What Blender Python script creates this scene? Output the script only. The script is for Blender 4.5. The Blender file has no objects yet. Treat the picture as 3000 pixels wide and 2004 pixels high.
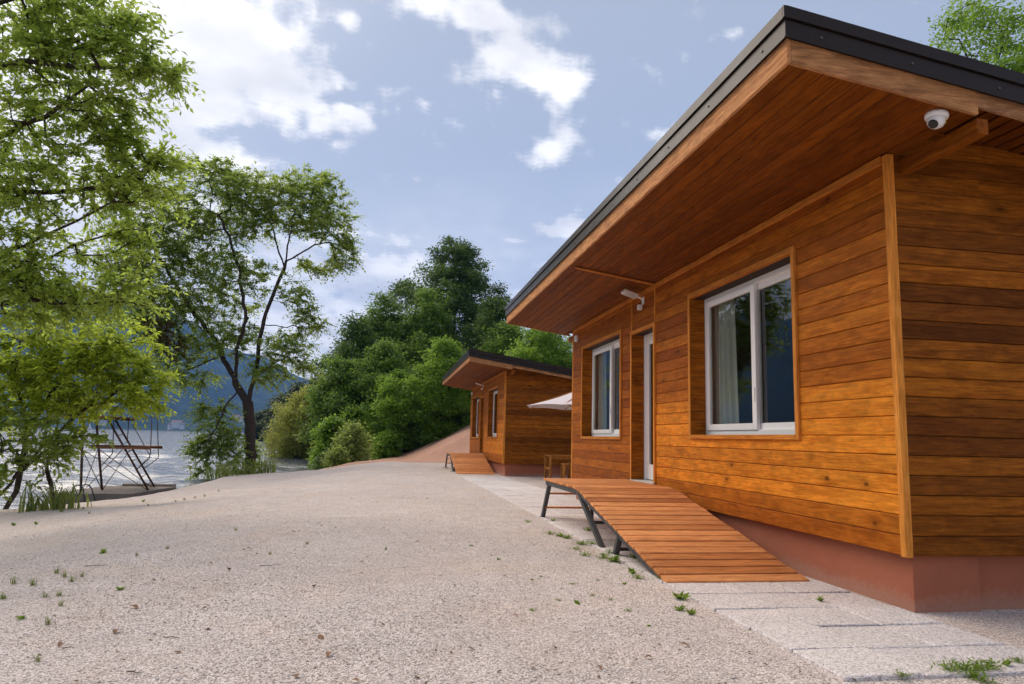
import bpy, math, random
import numpy as np
from mathutils import Vector, Matrix

random.seed(7)
rng = np.random.default_rng(11)
sc = bpy.context.scene
col = sc.collection

# ------------------------------------------------------------------ camera
FPX = 2074.9
PITCH, ROLL, YAW = 0.13540, 0.02478, 0.17072
CAM = np.array([-3.5, -4.397, 1.085])
_f0 = np.array([math.sin(YAW), math.cos(YAW), 0.0])
_r0 = np.array([math.cos(YAW), -math.sin(YAW), 0.0])
_z = np.array([0, 0, 1.0])
FW = math.cos(PITCH) * _f0 + math.sin(PITCH) * _z
_u0 = -math.sin(PITCH) * _f0 + math.cos(PITCH) * _z
RT = math.cos(ROLL) * _r0 + math.sin(ROLL) * _u0
UP = -math.sin(ROLL) * _r0 + math.cos(ROLL) * _u0

cam_d = bpy.data.cameras.new('camera')
cam = bpy.data.objects.new('camera', cam_d)
col.objects.link(cam)
cam_d.sensor_width = 36.0
cam_d.lens = FPX / 3000 * 36
cam_d.clip_start = 0.05
cam_d.clip_end = 30000
cam.matrix_world = Matrix(((RT[0], UP[0], -FW[0], CAM[0]), (RT[1], UP[1], -FW[1], CAM[1]),
                           (RT[2], UP[2], -FW[2], CAM[2]), (0, 0, 0, 1)))
sc.camera = cam


def direction(px, py):
    d = FW + RT * (px - 1500) / FPX - UP * (py - 1002) / FPX
    return d / np.linalg.norm(d)


def at(px, py, dist):
    """point seen in the survey photograph at (px, py), `dist` metres away"""
    return CAM + direction(px, py) * dist


# ------------------------------------------------------------------ light
SUN_AZ, SUN_EL = math.radians(-42), math.radians(45)      # azimuth from +Y towards +X
EXPOSURE = 0.80
SKY_STRENGTH = 0.076
sc.view_settings.view_transform = 'Standard'
sc.view_settings.look = 'None'
sc.view_settings.exposure = EXPOSURE
sc.view_settings.gamma = 1.0
sc.view_settings.use_curve_mapping = False

sun_d = bpy.data.lights.new('sun', 'SUN')
sun_d.energy = 2.4
sun_d.angle = math.radians(62)
sun_d.color = (1.0, 0.86, 0.70)
sun = bpy.data.objects.new('sun', sun_d)
col.objects.link(sun)
sd = Vector((math.sin(SUN_AZ) * math.cos(SUN_EL), math.cos(SUN_AZ) * math.cos(SUN_EL), math.sin(SUN_EL)))
sun.rotation_euler = sd.to_track_quat('Z', 'Y').to_euler()
sun.location = (-20, 20, 30)


class NT:
    """small helper for node trees"""
    def __init__(self, tree):
        self.t = tree
        tree.nodes.clear()

    def n(self, kind, **kw):
        nd = self.t.nodes.new(kind)
        for k, v in kw.items():
            setattr(nd, k, v)
        return nd

    def l(self, a, b):
        self.t.links.new(a, b)

    def val(self, sock, v):
        if isinstance(v, (int, float, tuple, list)):
            sock.default_value = v
        else:
            self.l(v, sock)

    def math(self, op, a, b=None, c=None, clamp=False):
        nd = self.n('ShaderNodeMath', operation=op, use_clamp=clamp)
        self.val(nd.inputs[0], a)
        if b is not None: self.val(nd.inputs[1], b)
        if c is not None: self.val(nd.inputs[2], c)
        return nd.outputs[0]

    def vmath(self, op, a, b=None, scale=None):
        nd = self.n('ShaderNodeVectorMath', operation=op)
        self.val(nd.inputs[0], a)
        if b is not None: self.val(nd.inputs[1], b)
        if scale is not None: self.val(nd.inputs['Scale'], scale)
        return nd.outputs['Value'] if op in ('DOT_PRODUCT', 'LENGTH', 'DISTANCE') else nd.outputs[0]

    def mix(self, f, a, b, blend='MIX'):
        nd = self.n('ShaderNodeMix', data_type='RGBA', blend_type=blend)
        self.val(nd.inputs[0], f)
        self.val(nd.inputs[6], a if not (isinstance(a, tuple) and len(a) == 3) else a + (1,))
        self.val(nd.inputs[7], b if not (isinstance(b, tuple) and len(b) == 3) else b + (1,))
        return nd.outputs[2]

    def noise(self, vec, scale, detail=4, rough=0.5, dist=0.0, dim='3D'):
        nd = self.n('ShaderNodeTexNoise', noise_dimensions=dim)
        if vec is not None: self.l(vec, nd.inputs['Vector'])
        nd.inputs['Scale'].default_value = scale
        nd.inputs['Detail'].default_value = detail
        nd.inputs['Roughness'].default_value = rough
        nd.inputs['Distortion'].default_value = dist
        return nd.outputs['Fac']

    def voronoi(self, vec, scale, feature='F1', rnd=1.0):
        nd = self.n('ShaderNodeTexVoronoi', feature=feature)
        if vec is not None: self.l(vec, nd.inputs['Vector'])
        nd.inputs['Scale'].default_value = scale
        nd.inputs['Randomness'].default_value = rnd
        return nd

    def ramp(self, fac, stops, interp='LINEAR'):
        nd = self.n('ShaderNodeValToRGB')
        nd.color_ramp.interpolation = interp
        e = nd.color_ramp.elements
        while len(e) < len(stops): e.new(0.5)
        for i, (p, c) in enumerate(stops):
            e[i].position = p
            e[i].color = tuple(c) + (1,) if len(c) == 3 else c
        self.val(nd.inputs[0], fac)
        return nd.outputs[0]

    def smooth(self, v, a, b, lo=0.0, hi=1.0):
        nd = self.n('ShaderNodeMapRange', interpolation_type='SMOOTHSTEP')
        self.val(nd.inputs[0], v)
        nd.inputs[1].default_value = a; nd.inputs[2].default_value = b
        nd.inputs[3].default_value = lo; nd.inputs[4].default_value = hi
        return nd.outputs[0]

    def mapping(self, vec, scale=(1, 1, 1), loc=(0, 0, 0), rot=(0, 0, 0)):
        nd = self.n('ShaderNodeMapping')
        self.l(vec, nd.inputs[0])
        self.val(nd.inputs['Location'], loc)
        nd.inputs['Rotation'].default_value = rot
        nd.inputs['Scale'].default_value = scale
        return nd.outputs[0]

    def bump(self, h, strength, dist):
        nd = self.n('ShaderNodeBump')
        nd.inputs['Strength'].default_value = strength
        nd.inputs['Distance'].default_value = dist
        self.l(h, nd.inputs['Height'])
        return nd.outputs[0]


# ------------------------------------------------------------------ world: sky with broken cloud
world = bpy.data.worlds.new('World')
sc.world = world
world.use_nodes = True
W = NT(world.node_tree)
tc = W.n('ShaderNodeTexCoord').outputs['Generated']
D = W.vmath('NORMALIZE', tc)
sky = W.n('ShaderNodeTexSky', sky_type='NISHITA')
sky.sun_disc = False
sky.sun_elevation = SUN_EL
sky.sun_rotation = SUN_AZ
sky.altitude = 450
sky.air_density = 1.0
sky.dust_density = 2.2
sky.ozone_density = 2.0
sep = W.n('ShaderNodeSeparateXYZ'); W.l(D, sep.inputs[0])
zc = W.math('MAXIMUM', sep.outputs[2], 0.0)
# clouds lie in a layer: project the direction on it
den = W.math('ADD', zc, 0.16)
comb = W.n('ShaderNodeCombineXYZ')
W.l(W.math('DIVIDE', sep.outputs[0], den), comb.inputs[0])
W.l(W.math('DIVIDE', sep.outputs[1], den), comb.inputs[1])
cl = comb.outputs[0]
# cloud banks: (px, py, half width, half height, turn in degrees, weight)
BANKS = [(330, 130, 470, 240, 10, 1.25), (690, 170, 240, 130, 30, 1.15), (770, 290, 120, 70, 40, .9), (220, 480, 430, 220, 0, 1.2), (560, 420, 200, 80, 10, .8), (230, 740, 380, 220, 0, 1.15),
         (1015, 45, 70, 50, 40, .72), (1050, 130, 38, 34, 0, .6), (1330, 25, 260, 70, 12, .85), (1490, 150, 150, 75, 38, .85),
         (1625, 270, 85, 110, -12, 1.0), (1585, 430, 75, 110, 14, .98), (985, 310, 72, 24, 22, .75), (972, 238, 26, 18, 40, .6),
         (1650, 672, 120, 40, -6, .78), (1480, 708, 48, 14, 4, .68), (1510, 765, 120, 34, 8, .7), (1500, 850, 120, 50, 0, .7),
         (1090, 850, 320, 140, 8, 1.1), (760, 920, 380, 240, 0, 1.0), (1100, 730, 40, 14, 0, .5)]
total = None
for (px, py, a, b, rot, w) in BANKS:
    c = direction(px, py)
    cr, sr = math.cos(math.radians(rot)), math.sin(math.radians(rot))
    e1 = direction(px + 60 * cr, py + 60 * sr) - c; e1 /= np.linalg.norm(e1)
    e2 = np.cross(c, e1)
    # angular half sizes
    ax = a / FPX * 0.93; by = b / FPX * 0.93
    u = W.math('MULTIPLY', W.vmath('DOT_PRODUCT', D, tuple(e1)), 1 / ax)
    v = W.math('MULTIPLY', W.vmath('DOT_PRODUCT', D, tuple(e2)), 1 / by)
    r2 = W.math('MULTIPLY_ADD', u, u, W.math('MULTIPLY', v, v))
    front = W.math('GREATER_THAN', W.vmath('DOT_PRODUCT', D, tuple(c)), 0.3)
    g = W.math('MULTIPLY', W.math('EXPONENT', W.math('MULTIPLY', r2, -0.75)), W.math('MULTIPLY', front, w))
    total = g if total is None else W.math('MAXIMUM', total, g)
n1 = W.noise(cl, 4.2, 6, 0.60)
n2 = W.noise(cl, 17.0, 3, 0.6)
n3 = W.noise(cl, 0.55, 2, 0.5)
fb = W.math('MULTIPLY_ADD', W.math('SUBTRACT', n2, 0.5), 0.7, W.math('MULTIPLY', W.math('SUBTRACT', n1, 0.5), 2.2))
wide = W.smooth(n3, 0.44, 0.64, 0, 0.50)
total = W.math('MAXIMUM', total, wide)
dens_in = W.math('ADD', total, fb)
cover = W.smooth(dens_in, 0.34, 0.82)
low = W.smooth(sep.outputs[2], 0.10, 0.40, 0.95, 0.0)                          # milky air towards the horizon
cover = W.math('MAXIMUM', cover, W.math('MULTIPLY', low, W.smooth(n1, 0.25, 0.6, 0.55, 1.0)))
shade = W.smooth(W.noise(cl, 3.1, 4, 0.55), 0.32, 0.66)
ccol = W.mix(shade, (7.6, 7.45, 7.5), (11.6, 11.2, 10.7))
sunny = W.smooth(W.vmath('DOT_PRODUCT', D, tuple(sd)), 0.80, 1.0)
ccol = W.mix(W.math('MULTIPLY', sunny, 0.5), ccol, (14.0, 13.4, 12.4))
skyc = W.mix(0.62, sky.outputs[0], (5.2, 5.3, 5.55))
skyc = W.mix(W.smooth(W.vmath('DOT_PRODUCT', D, tuple(sd)), 0.80, 1.0, 0.0, 0.50), skyc, (9.5, 9.4, 9.3))
fin = W.mix(cover, skyc, ccol)
bg = W.n('ShaderNodeBackground')
W.l(fin, bg.inputs[0])
bg.inputs[1].default_value = SKY_STRENGTH
out = W.n('ShaderNodeOutputWorld')
W.l(bg.outputs[0], out.inputs[0])

world.cycles.sampling_method = 'MANUAL'
world.cycles.sample_map_resolution = 256
sc.cycles.use_denoising = True
sc.cycles.max_bounces = 5
sc.cycles.diffuse_bounces = 3
sc.cycles.glossy_bounces = 3
sc.cycles.adaptive_threshold = 0.02
sc.cycles.transparent_max_bounces = 8
sc.cycles.volume_bounces = 0
sc.cycles.caustics_reflective = False
sc.cycles.caustics_refractive = False
sc.cycles.sample_clamp_indirect = 6.0

# ------------------------------------------------------------------ materials
MATS = {}


def material(name):
    m = bpy.data.materials.new(name)
    m.use_nodes = True
    N = NT(m.node_tree)
    N.out = N.n('ShaderNodeOutputMaterial')
    MATS[name] = m
    return m, N


def pbsdf(N, color, rough=0.6, metallic=0.0, normal=None, spec=0.5):
    p = N.n('ShaderNodeBsdfPrincipled')
    N.val(p.inputs['Base Color'], color + (1,) if isinstance(color, tuple) and len(color) == 3 else color)
    N.val(p.inputs['Roughness'], rough)
    p.inputs['Metallic'].default_value = metallic
    p.inputs['Specular IOR Level'].default_value = spec
    if normal is not None: N.l(normal, p.inputs['Normal'])
    return p


def simple(name, color, rough=0.6, metallic=0.0, var=0.12, scale=6.0, bump=0.0, bscale=60, spec=0.5):
    m, N = material(name)
    tcn = N.n('ShaderNodeTexCoord').outputs['Object']
    oi = N.n('ShaderNodeObjectInfo').outputs['Random']
    n = N.noise(tcn, scale, 5, 0.6)
    f = N.math('MULTIPLY_ADD', N.math('SUBTRACT', n, 0.5), var * 2.4, N.math('MULTIPLY_ADD', oi, var * 0.6, 1.0 - var * 0.3))
    cc = N.vmath('SCALE', tuple(color), scale=f)
    nrm = None
    if bump:
        nrm = N.bump(N.noise(tcn, bscale, 4, 0.6), bump, 0.01)
    p = pbsdf(N, cc, N.math('MULTIPLY_ADD', n, 0.2, rough - 0.1), metallic, nrm, spec)
    N.l(p.outputs[0], N.out.inputs[0])
    return m


def wood(name, axis, light, mid, dark, rough=0.42, knots=0.75, mott=1.0, stretch=.45, grain=1.5):
    """stained softwood; grain along `axis`, every board has its own offset and tint"""
    m, N = material(name)
    tcn = N.n('ShaderNodeTexCoord').outputs['Object']
    oi = N.n('ShaderNodeObjectInfo').outputs['Random']
    off = N.n('ShaderNodeCombineXYZ')
    N.l(N.math('MULTIPLY', oi, 37.0), off.inputs[0]); N.l(N.math('MULTIPLY', oi, 91.0), off.inputs[1]); N.l(N.math('MULTIPLY', oi, 63.0), off.inputs[2])
    v = N.vmath('ADD', tcn, off.outputs[0])
    tint = N.n('ShaderNodeAttribute', attribute_type='OBJECT', attribute_name='tint').outputs['Fac']
    s = [1.0, 1.0, 1.0]; s[axis] = 0.06
    g1 = N.noise(N.mapping(v, tuple(s)), 75, 4, 0.62, 0.6)         # fine grain
    s2 = [1.0, 1.0, 1.0]; s2[axis] = 0.09
    g2 = N.noise(N.mapping(v, tuple(s2)), 22, 4, 0.6, 1.4)         # growth bands
    s3 = [1.0, 1.0, 1.0]; s3[axis] = stretch
    mo = N.noise(N.mapping(v, tuple(s3)), 9, 5, 0.65, 0.8)         # blotchy stain
    s4 = [1.0, 1.0, 1.0]; s4[axis] = 0.55
    vo = N.voronoi(N.mapping(v, tuple(s4)), 5.2)
    kn = N.smooth(vo.outputs['Distance'], 0.03, 0.13, 1.0, 0.0)
    halo = N.smooth(vo.outputs['Distance'], 0.08, 0.34, 1.0, 0.0)
    sepc = N.n('ShaderNodeSeparateColor'); N.l(vo.outputs['Color'], sepc.inputs[0])
    pick = N.math('GREATER_THAN', sepc.outputs[0], 0.5)
    kn = N.math('MULTIPLY', kn, pick); halo = N.math('MULTIPLY', halo, pick)
    rings = N.smooth(g2, 0.40, 0.64)
    base = N.mix(rings, light, mid)
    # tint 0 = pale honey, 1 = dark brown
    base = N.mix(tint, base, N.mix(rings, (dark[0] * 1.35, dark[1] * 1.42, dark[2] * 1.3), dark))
    fac = N.math('MULTIPLY_ADD', N.math('SUBTRACT', g1, 0.5), grain, 1.0)
    fac = N.math('MULTIPLY', fac, N.math('MULTIPLY_ADD', N.math('SUBTRACT', mo, 0.5), 1.25 * mott, 1.0))
    fac = N.math('MULTIPLY', fac, N.math('MULTIPLY_ADD', oi, 0.24, 0.88))
    fac = N.math('MULTIPLY', fac, N.math('MULTIPLY_ADD', halo, -0.28 * knots, 1.0))
    base = N.vmath('SCALE', base, scale=N.math('MAXIMUM', fac, 0.2))
    base = N.mix(N.math('MULTIPLY', kn, knots), base, (dark[0] * 0.22, dark[1] * 0.18, dark[2] * 0.15))
    rg = N.math('MULTIPLY_ADD', g1, 0.25, rough)
    p = pbsdf(N, base, rg, 0, N.bump(g1, 0.2, 0.003), 0.08)
    N.l(p.outputs[0], N.out.inputs[0])
    return m


HONEY, AMBER = (0.77, 0.270, 0.026), (0.64, 0.190, 0.015)
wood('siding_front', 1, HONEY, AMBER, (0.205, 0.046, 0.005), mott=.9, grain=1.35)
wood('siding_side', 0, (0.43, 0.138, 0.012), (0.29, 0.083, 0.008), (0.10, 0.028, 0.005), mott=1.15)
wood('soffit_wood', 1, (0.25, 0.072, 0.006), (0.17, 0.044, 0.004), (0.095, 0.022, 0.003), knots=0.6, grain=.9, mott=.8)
wood('post_wood', 2, (0.70, 0.28, 0.05), (0.62, 0.22, 0.034), (0.36, 0.12, 0.03), knots=0.2, mott=0.5)
wood('trim_y', 1, (0.66, 0.25, 0.04), (0.58, 0.195, 0.03), (0.34, 0.11, 0.02), knots=0.3, mott=0.5)
wood('fascia_y', 1, (0.60, 0.29, 0.12), (0.46, 0.20, 0.085), (0.24, 0.13, 0.075), rough=0.65, knots=0.3)
wood('fascia_x', 0, (0.50, 0.235, 0.09), (0.36, 0.155, 0.06), (0.22, 0.12, 0.07), rough=0.65, knots=0.3, mott=1.3)
wood('slat_wood', 0, (0.74, 0.33, 0.125), (0.60, 0.23, 0.08), (0.36, 0.125, 0.042), rough=0.5, knots=0.4, grain=.8, mott=.7)
wood('table_wood', 2, (0.50, 0.23, 0.06), (0.38, 0.155, 0.035), (0.2, 0.07, 0.02), knots=0.2)
wood('tower_wood', 0, (0.26, 0.13, 0.07), (0.18, 0.085, 0.045), (0.10, 0.05, 0.03), rough=0.8)
simple('inner_wood', (0.16, 0.09, 0.045), 0.7)
simple('dark_gap', (0.035, 0.02, 0.012), 0.9)
simple('white_pvc', (0.93, 0.91, 0.88), 0.35, var=0.03, scale=2)
m, N = material('plaster')
tcn = N.n('ShaderNodeTexCoord').outputs['Object']
spz = N.n('ShaderNodeSeparateXYZ'); N.l(tcn, spz.inputs[0])
n1_ = N.noise(tcn, 2.2, 5, 0.6); n2_ = N.noise(tcn, 22, 5, 0.65)
c = N.vmath('SCALE', (0.37, 0.125, 0.070), scale=N.math('MULTIPLY_ADD', n1_, 0.30, N.math('MULTIPLY_ADD', n2_, 0.16, 0.77)))
spl = N.smooth(N.math('MULTIPLY_ADD', n2_, -0.16, N.math('MULTIPLY_ADD', n1_, -0.10, spz.outputs[2])), -0.13, 0.0, 0.35, 0.0)
c = N.mix(spl, c, (0.46, 0.33, 0.26))
p = pbsdf(N, c, 0.88, 0, N.bump(N.noise(tcn, 160, 4, 0.6), 0.3, 0.008), 0.2)
N.l(p.outputs[0], N.out.inputs[0])
simple('roof_metal', (0.020, 0.014, 0.012), 0.34, metallic=0.0, var=0.25, scale=2.5, spec=0.18)
simple('screw_metal', (0.10, 0.10, 0.10), 0.4, metallic=0.6)
simple('galvanised', (0.62, 0.62, 0.60), 0.35, metallic=0.8)
simple('ramp_steel', (0.050, 0.052, 0.055), 0.5, var=0.15)
simple('rusty_steel', (0.085, 0.040, 0.028), 0.7, var=0.4, scale=14)
simple('dark_steel', (0.030, 0.030, 0.034), 0.5)
simple('camera_white', (0.82, 0.82, 0.82), 0.3, var=0.02)
simple('lens_black', (0.008, 0.008, 0.01), 0.08)
simple('sticker_yellow', (0.75, 0.55, 0.06), 0.5)
simple('pale_stone', (0.55, 0.52, 0.48), 0.7)
simple('canopy_fabric', (0.60, 0.53, 0.54), 0.9, var=0.04, scale=3)
simple('pier_concrete', (0.23, 0.19, 0.155), 0.9, var=0.45, scale=3, bump=0.4, bscale=40)
simple('bark', (0.042, 0.030, 0.023), 0.9, var=0.5, scale=7, bump=0.8, bscale=22)
simple('twig_bark', (0.055, 0.040, 0.028), 0.9, var=0.3)
simple('dry_leaf', (0.20, 0.095, 0.04), 0.7, var=0.45, scale=30)
simple('pebble_dark', (0.10, 0.085, 0.075), 0.85, var=0.5)
simple('boat_white', (0.85, 0.85, 0.85), 0.5, var=0.02)
simple('house_wall', (0.62, 0.58, 0.53), 0.8, var=0.1)
simple('house_roof', (0.28, 0.13, 0.09), 0.8, var=0.2)
simple('house_window', (0.04, 0.05, 0.06), 0.2)
simple('joint_soil', (0.16, 0.13, 0.105), 0.95, var=0.4, scale=20)
simple('forest_floor', (0.05, 0.045, 0.025), 0.95, var=0.4)
simple('floor_dark', (0.10, 0.07, 0.05), 0.7)


def leafmat(name, c_dark, c_light, trans=0.42, rough=0.5, glow=0.18):
    m, N = material(name)
    t = N.n('ShaderNodeAttribute', attribute_type='GEOMETRY', attribute_name='tint').outputs['Fac']
    c = N.mix(t, c_dark, c_light)
    p = pbsdf(N, c, rough, spec=0.3)
    tr = N.n('ShaderNodeBsdfTranslucent')
    N.l(N.mix(glow, c, (0.56, 0.72, 0.12), 'MIX'), tr.inputs[0])
    mx = N.n('ShaderNodeMixShader'); mx.inputs[0].default_value = trans
    N.l(p.outputs[0], mx.inputs[1]); N.l(tr.outputs[0], mx.inputs[2])
    N.l(mx.outputs[0], N.out.inputs[0])
    return m


leafmat('leaf_elm', (0.20, 0.30, 0.04), (0.45, 0.56, 0.12), 0.70, glow=.45)
leafmat('leaf_lime', (0.28, 0.38, 0.02), (0.56, 0.64, 0.06), 0.68, glow=.3)
leafmat('leaf_shore', (0.155, 0.23, 0.035), (0.37, 0.46, 0.10), 0.68, glow=.4)
leafmat('leaf_dark', (0.032, 0.080, 0.020), (0.115, 0.21, 0.045), 0.40, glow=.14)
leafmat('leaf_robinia', (0.055, 0.13, 0.018), (0.22, 0.37, 0.055), 0.50)
leafmat('leaf_bright', (0.08, 0.20, 0.014), (0.28, 0.46, 0.05), 0.55, glow=.25)
leafmat('leaf_willow', (0.30, 0.32, 0.06), (0.56, 0.56, 0.16), 0.52)
leafmat('leaf_bush', (0.18, 0.25, 0.05), (0.40, 0.48, 0.14), 0.5)
leafmat('leaf_far', (0.020, 0.045, 0.02), (0.055, 0.09, 0.035), 0.2)
leafmat('leaf_brown', (0.06, 0.035, 0.018), (0.16, 0.09, 0.04), 0.35)
leafmat('grass_blade', (0.09, 0.14, 0.025), (0.28, 0.31, 0.09), 0.5)
leafmat('weed_leaf', (0.10, 0.19, 0.02), (0.28, 0.40, 0.07), 0.5)

# glass pane
m, N = material('glass')
fr = N.n('ShaderNodeFresnel'); fr.inputs[0].default_value = 1.75
gl = N.n('ShaderNodeBsdfGlossy'); gl.inputs['Roughness'].default_value = 0.015; gl.inputs['Color'].default_value = (0.95, 0.97, 1, 1)
tp = N.n('ShaderNodeBsdfTransparent'); tp.inputs[0].default_value = (0.86, 0.90, 0.88, 1)
mx = N.n('ShaderNodeMixShader')
geo = N.n('ShaderNodeNewGeometry')
N.l(N.math('MULTIPLY', N.math('MULTIPLY_ADD', fr.outputs[0], 1.15, 0.02, clamp=True), N.math('SUBTRACT', 1.0, geo.outputs['Backfacing'])), mx.inputs[0])
N.l(tp.outputs[0], mx.inputs[1]); N.l(gl.outputs[0], mx.inputs[2]); N.l(mx.outputs[0], N.out.inputs[0])

# curtain cloth
m, N = material('curtain_cloth')
p = pbsdf(N, (0.80, 0.76, 0.70), 0.9)
tr = N.n('ShaderNodeBsdfTranslucent'); tr.inputs[0].default_value = (0.8, 0.76, 0.7, 1)
mx = N.n('ShaderNodeMixShader'); mx.inputs[0].default_value = 0.35
N.l(p.outputs[0], mx.inputs[1]); N.l(tr.outputs[0], mx.inputs[2]); N.l(mx.outputs[0], N.out.inputs[0])

# ground: pale limestone gravel, red earth track, leaf litter on the hill
m, N = material('ground_cover')
pos = N.n('ShaderNodeNewGeometry').outputs['Position']
sp = N.n('ShaderNodeSeparateXYZ'); N.l(pos, sp.inputs[0])
v1 = N.voronoi(pos, 104); v2 = N.voronoi(pos, 48)
sc1 = N.n('ShaderNodeSeparateColor'); N.l(v1.outputs['Color'], sc1.inputs[0])
sc2 = N.n('ShaderNodeSeparateColor'); N.l(v2.outputs['Color'], sc2.inputs[0])
stone = N.ramp(sc1.outputs[0], [(0.0, (0.24, 0.20, 0.18)), (0.20, (0.57, 0.485, 0.44)), (0.5, (0.755, 0.66, 0.61)), (1.0, (0.90, 0.825, 0.785))])
gap = N.smooth(v1.outputs['Distance'], 0.38, 0.62)
stone = N.mix(N.math('MULTIPLY', gap, 0.6), stone, (0.30, 0.25, 0.225))
big = N.noise(pos, 0.55, 5, 0.6)
mid_ = N.noise(pos, 3.2, 6, 0.65)
stone = N.vmath('SCALE', stone, scale=N.math('MULTIPLY_ADD', big, 0.34, N.math('MULTIPLY_ADD', mid_, 0.42, 0.60)))
warm = N.smooth(N.noise(pos, 0.9, 4, 0.6), 0.45, 0.7)
stone = N.mix(N.math('MULTIPLY', warm, 0.5), stone, N.mix(1.0, stone, (1.0, 0.90, 0.80), 'MULTIPLY'))
speck = N.smooth(N.noise(N.mapping(pos, (1.0, 2.2, 1.0)), 13, 3, 0.55), 0.64, 0.72)
stone = N.mix(N.math('MULTIPLY', speck, 0.45), stone, (0.16, 0.12, 0.09))
# fine sand washed together near the shore
sandf = N.smooth(N.math('MULTIPLY_ADD', mid_, 2.0, sp.outputs[0]), -9.5, -2.5, 0.35, 0.0)
stone = N.mix(sandf, stone, (0.54, 0.45, 0.395))
e1_ = N.noise(pos, 2.2, 6, 0.65); e2_ = N.noise(pos, 14, 4, 0.6)
earth = N.mix(e1_, (0.33, 0.17, 0.115), (0.50, 0.30, 0.215))
earth = N.vmath('SCALE', earth, scale=N.math('MULTIPLY_ADD', e2_, 0.5, 0.75))
edge = N.math('MULTIPLY_ADD', N.noise(pos, 0.8, 5, 0.6), 2.6, sp.outputs[1])
isearth = N.math('MULTIPLY', N.smooth(edge, 28.3, 29.1), N.smooth(N.math('MULTIPLY_ADD', N.noise(pos, 0.8, 5, 0.6), 2.0, sp.outputs[0]), -5.6, -4.2))
ccol_ = N.mix(isearth, stone, earth)
litter = N.mix(e1_, (0.045, 0.040, 0.02), (0.11, 0.085, 0.045))
hill_at = N.n('ShaderNodeAttribute', attribute_type='GEOMETRY', attribute_name='hill').outputs['Fac']
ccol_ = N.mix(N.smooth(N.math('ADD', hill_at, N.math('MULTIPLY', mid_, 0.3)), 0.45, 0.75), ccol_, litter)
wet = N.smooth(sp.outputs[2], -1.02, -0.72, 0.45, 1.0)
ccol_ = N.vmath('SCALE', ccol_, scale=wet)
hgt = N.math('MULTIPLY_ADD', N.math('SUBTRACT', 1.0, v1.outputs['Distance']), 0.6, N.math('MULTIPLY', sc1.outputs[1], 0.7))
hgt = N.math('ADD', hgt, N.math('MULTIPLY', N.noise(pos, 45, 3, 0.6), 0.4))
p = pbsdf(N, ccol_, 0.92, 0, N.bump(hgt, 0.6, 0.008), 0.25)
N.l(p.outputs[0], N.out.inputs[0])

# washed-aggregate slabs
m, N = material('slab_concrete')
pos = N.n('ShaderNodeNewGeometry').outputs['Position']
oi = N.n('ShaderNodeObjectInfo').outputs['Random']
v1 = N.voronoi(pos, 110)
s1 = N.n('ShaderNodeSeparateColor'); N.l(v1.outputs['Color'], s1.inputs[0])
c = N.ramp(s1.outputs[0], [(0.0, (0.34, 0.30, 0.285)), (0.3, (0.57, 0.52, 0.50)), (0.7, (0.70, 0.645, 0.625)), (1.0, (0.82, 0.765, 0.745))])
c = N.vmath('SCALE', c, scale=N.math('MULTIPLY_ADD', oi, 0.14, N.math('MULTIPLY_ADD', N.noise(pos, 1.6, 5, 0.6), 0.35, 0.77)))
p = pbsdf(N, c, 0.9, 0, N.bump(N.math('ADD', v1.outputs['Distance'], N.noise(pos, 60, 4)), 0.6, 0.006), 0.25)
N.l(p.outputs[0], N.out.inputs[0])

# loose stones
m, N = material('pebbles')
t = N.n('ShaderNodeAttribute', attribute_type='GEOMETRY', attribute_name='tint').outputs['Fac']
c = N.ramp(t, [(0.0, (0.36, 0.30, 0.26)), (0.10, (0.55, 0.465, 0.415)), (0.6, (0.72, 0.63, 0.57)), (1.0, (0.84, 0.765, 0.715))])
p = pbsdf(N, c, 0.9, spec=0.25); N.l(p.outputs[0], N.out.inputs[0])

# lake: base paled to imitate scatter and reflected sky, raised IOR for brightness
m, N = material('lake_water')
pos = N.n('ShaderNodeNewGeometry').outputs['Position']
sp = N.mapping(pos, (0.55, 1.0, 1.0), rot=(0, 0, math.radians(20)))
h = N.math('ADD', N.math('MULTIPLY', N.noise(sp, 0.9, 4, 0.6, 0.6), 1.0), N.math('MULTIPLY', N.noise(sp, 4.2, 4, 0.6, 0.4), 0.30))
h = N.math('ADD', h, N.math('MULTIPLY', N.noise(sp, 0.12, 3, 0.5), 5.0))
p = pbsdf(N, (0.08, 0.095, 0.115), 0.17, 0, N.bump(h, 0.8, 0.14), 0.5)
p.inputs['IOR'].default_value = 2.0
N.l(p.outputs[0], N.out.inputs[0])

# wooded mountain
m, N = material('mountain_forest')
pos = N.n('ShaderNodeNewGeometry').outputs['Position']
a = N.noise(pos, 0.006, 6, 0.6); b = N.noise(pos, 0.05, 5, 0.7)
c = N.mix(N.smooth(a, 0.40, 0.62), (0.020, 0.040, 0.020), (0.050, 0.080, 0.035))
c = N.vmath('SCALE', c, scale=N.math('MULTIPLY_ADD', b, 1.3, 0.35))
spz = N.n('ShaderNodeSeparateXYZ'); N.l(pos, spz.inputs[0])
meadow = N.math('MULTIPLY', N.smooth(N.noise(pos, 0.0035, 4, 0.55), 0.56, 0.66), N.smooth(spz.outputs[2], 60, 200, 1.0, 0.0))
c = N.mix(N.math('MULTIPLY', meadow, 0.7), c, (0.10, 0.14, 0.05))
p = pbsdf(N, c, 0.95, 0, N.bump(b, 1.0, 20.0), 0.1)
N.l(p.outputs[0], N.out.inputs[0])


# ------------------------------------------------------------------ mesh helpers
def new_obj(name, data, parent=None):
    o = bpy.data.objects.new(name, data)
    col.objects.link(o)
    if parent is not None: o.parent = parent
    return o


def tag(o, label, cat, group=None, kind=None):
    o['label'] = label; o['category'] = cat
    if group: o['group'] = group
    if kind: o['kind'] = kind
    return o


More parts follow.
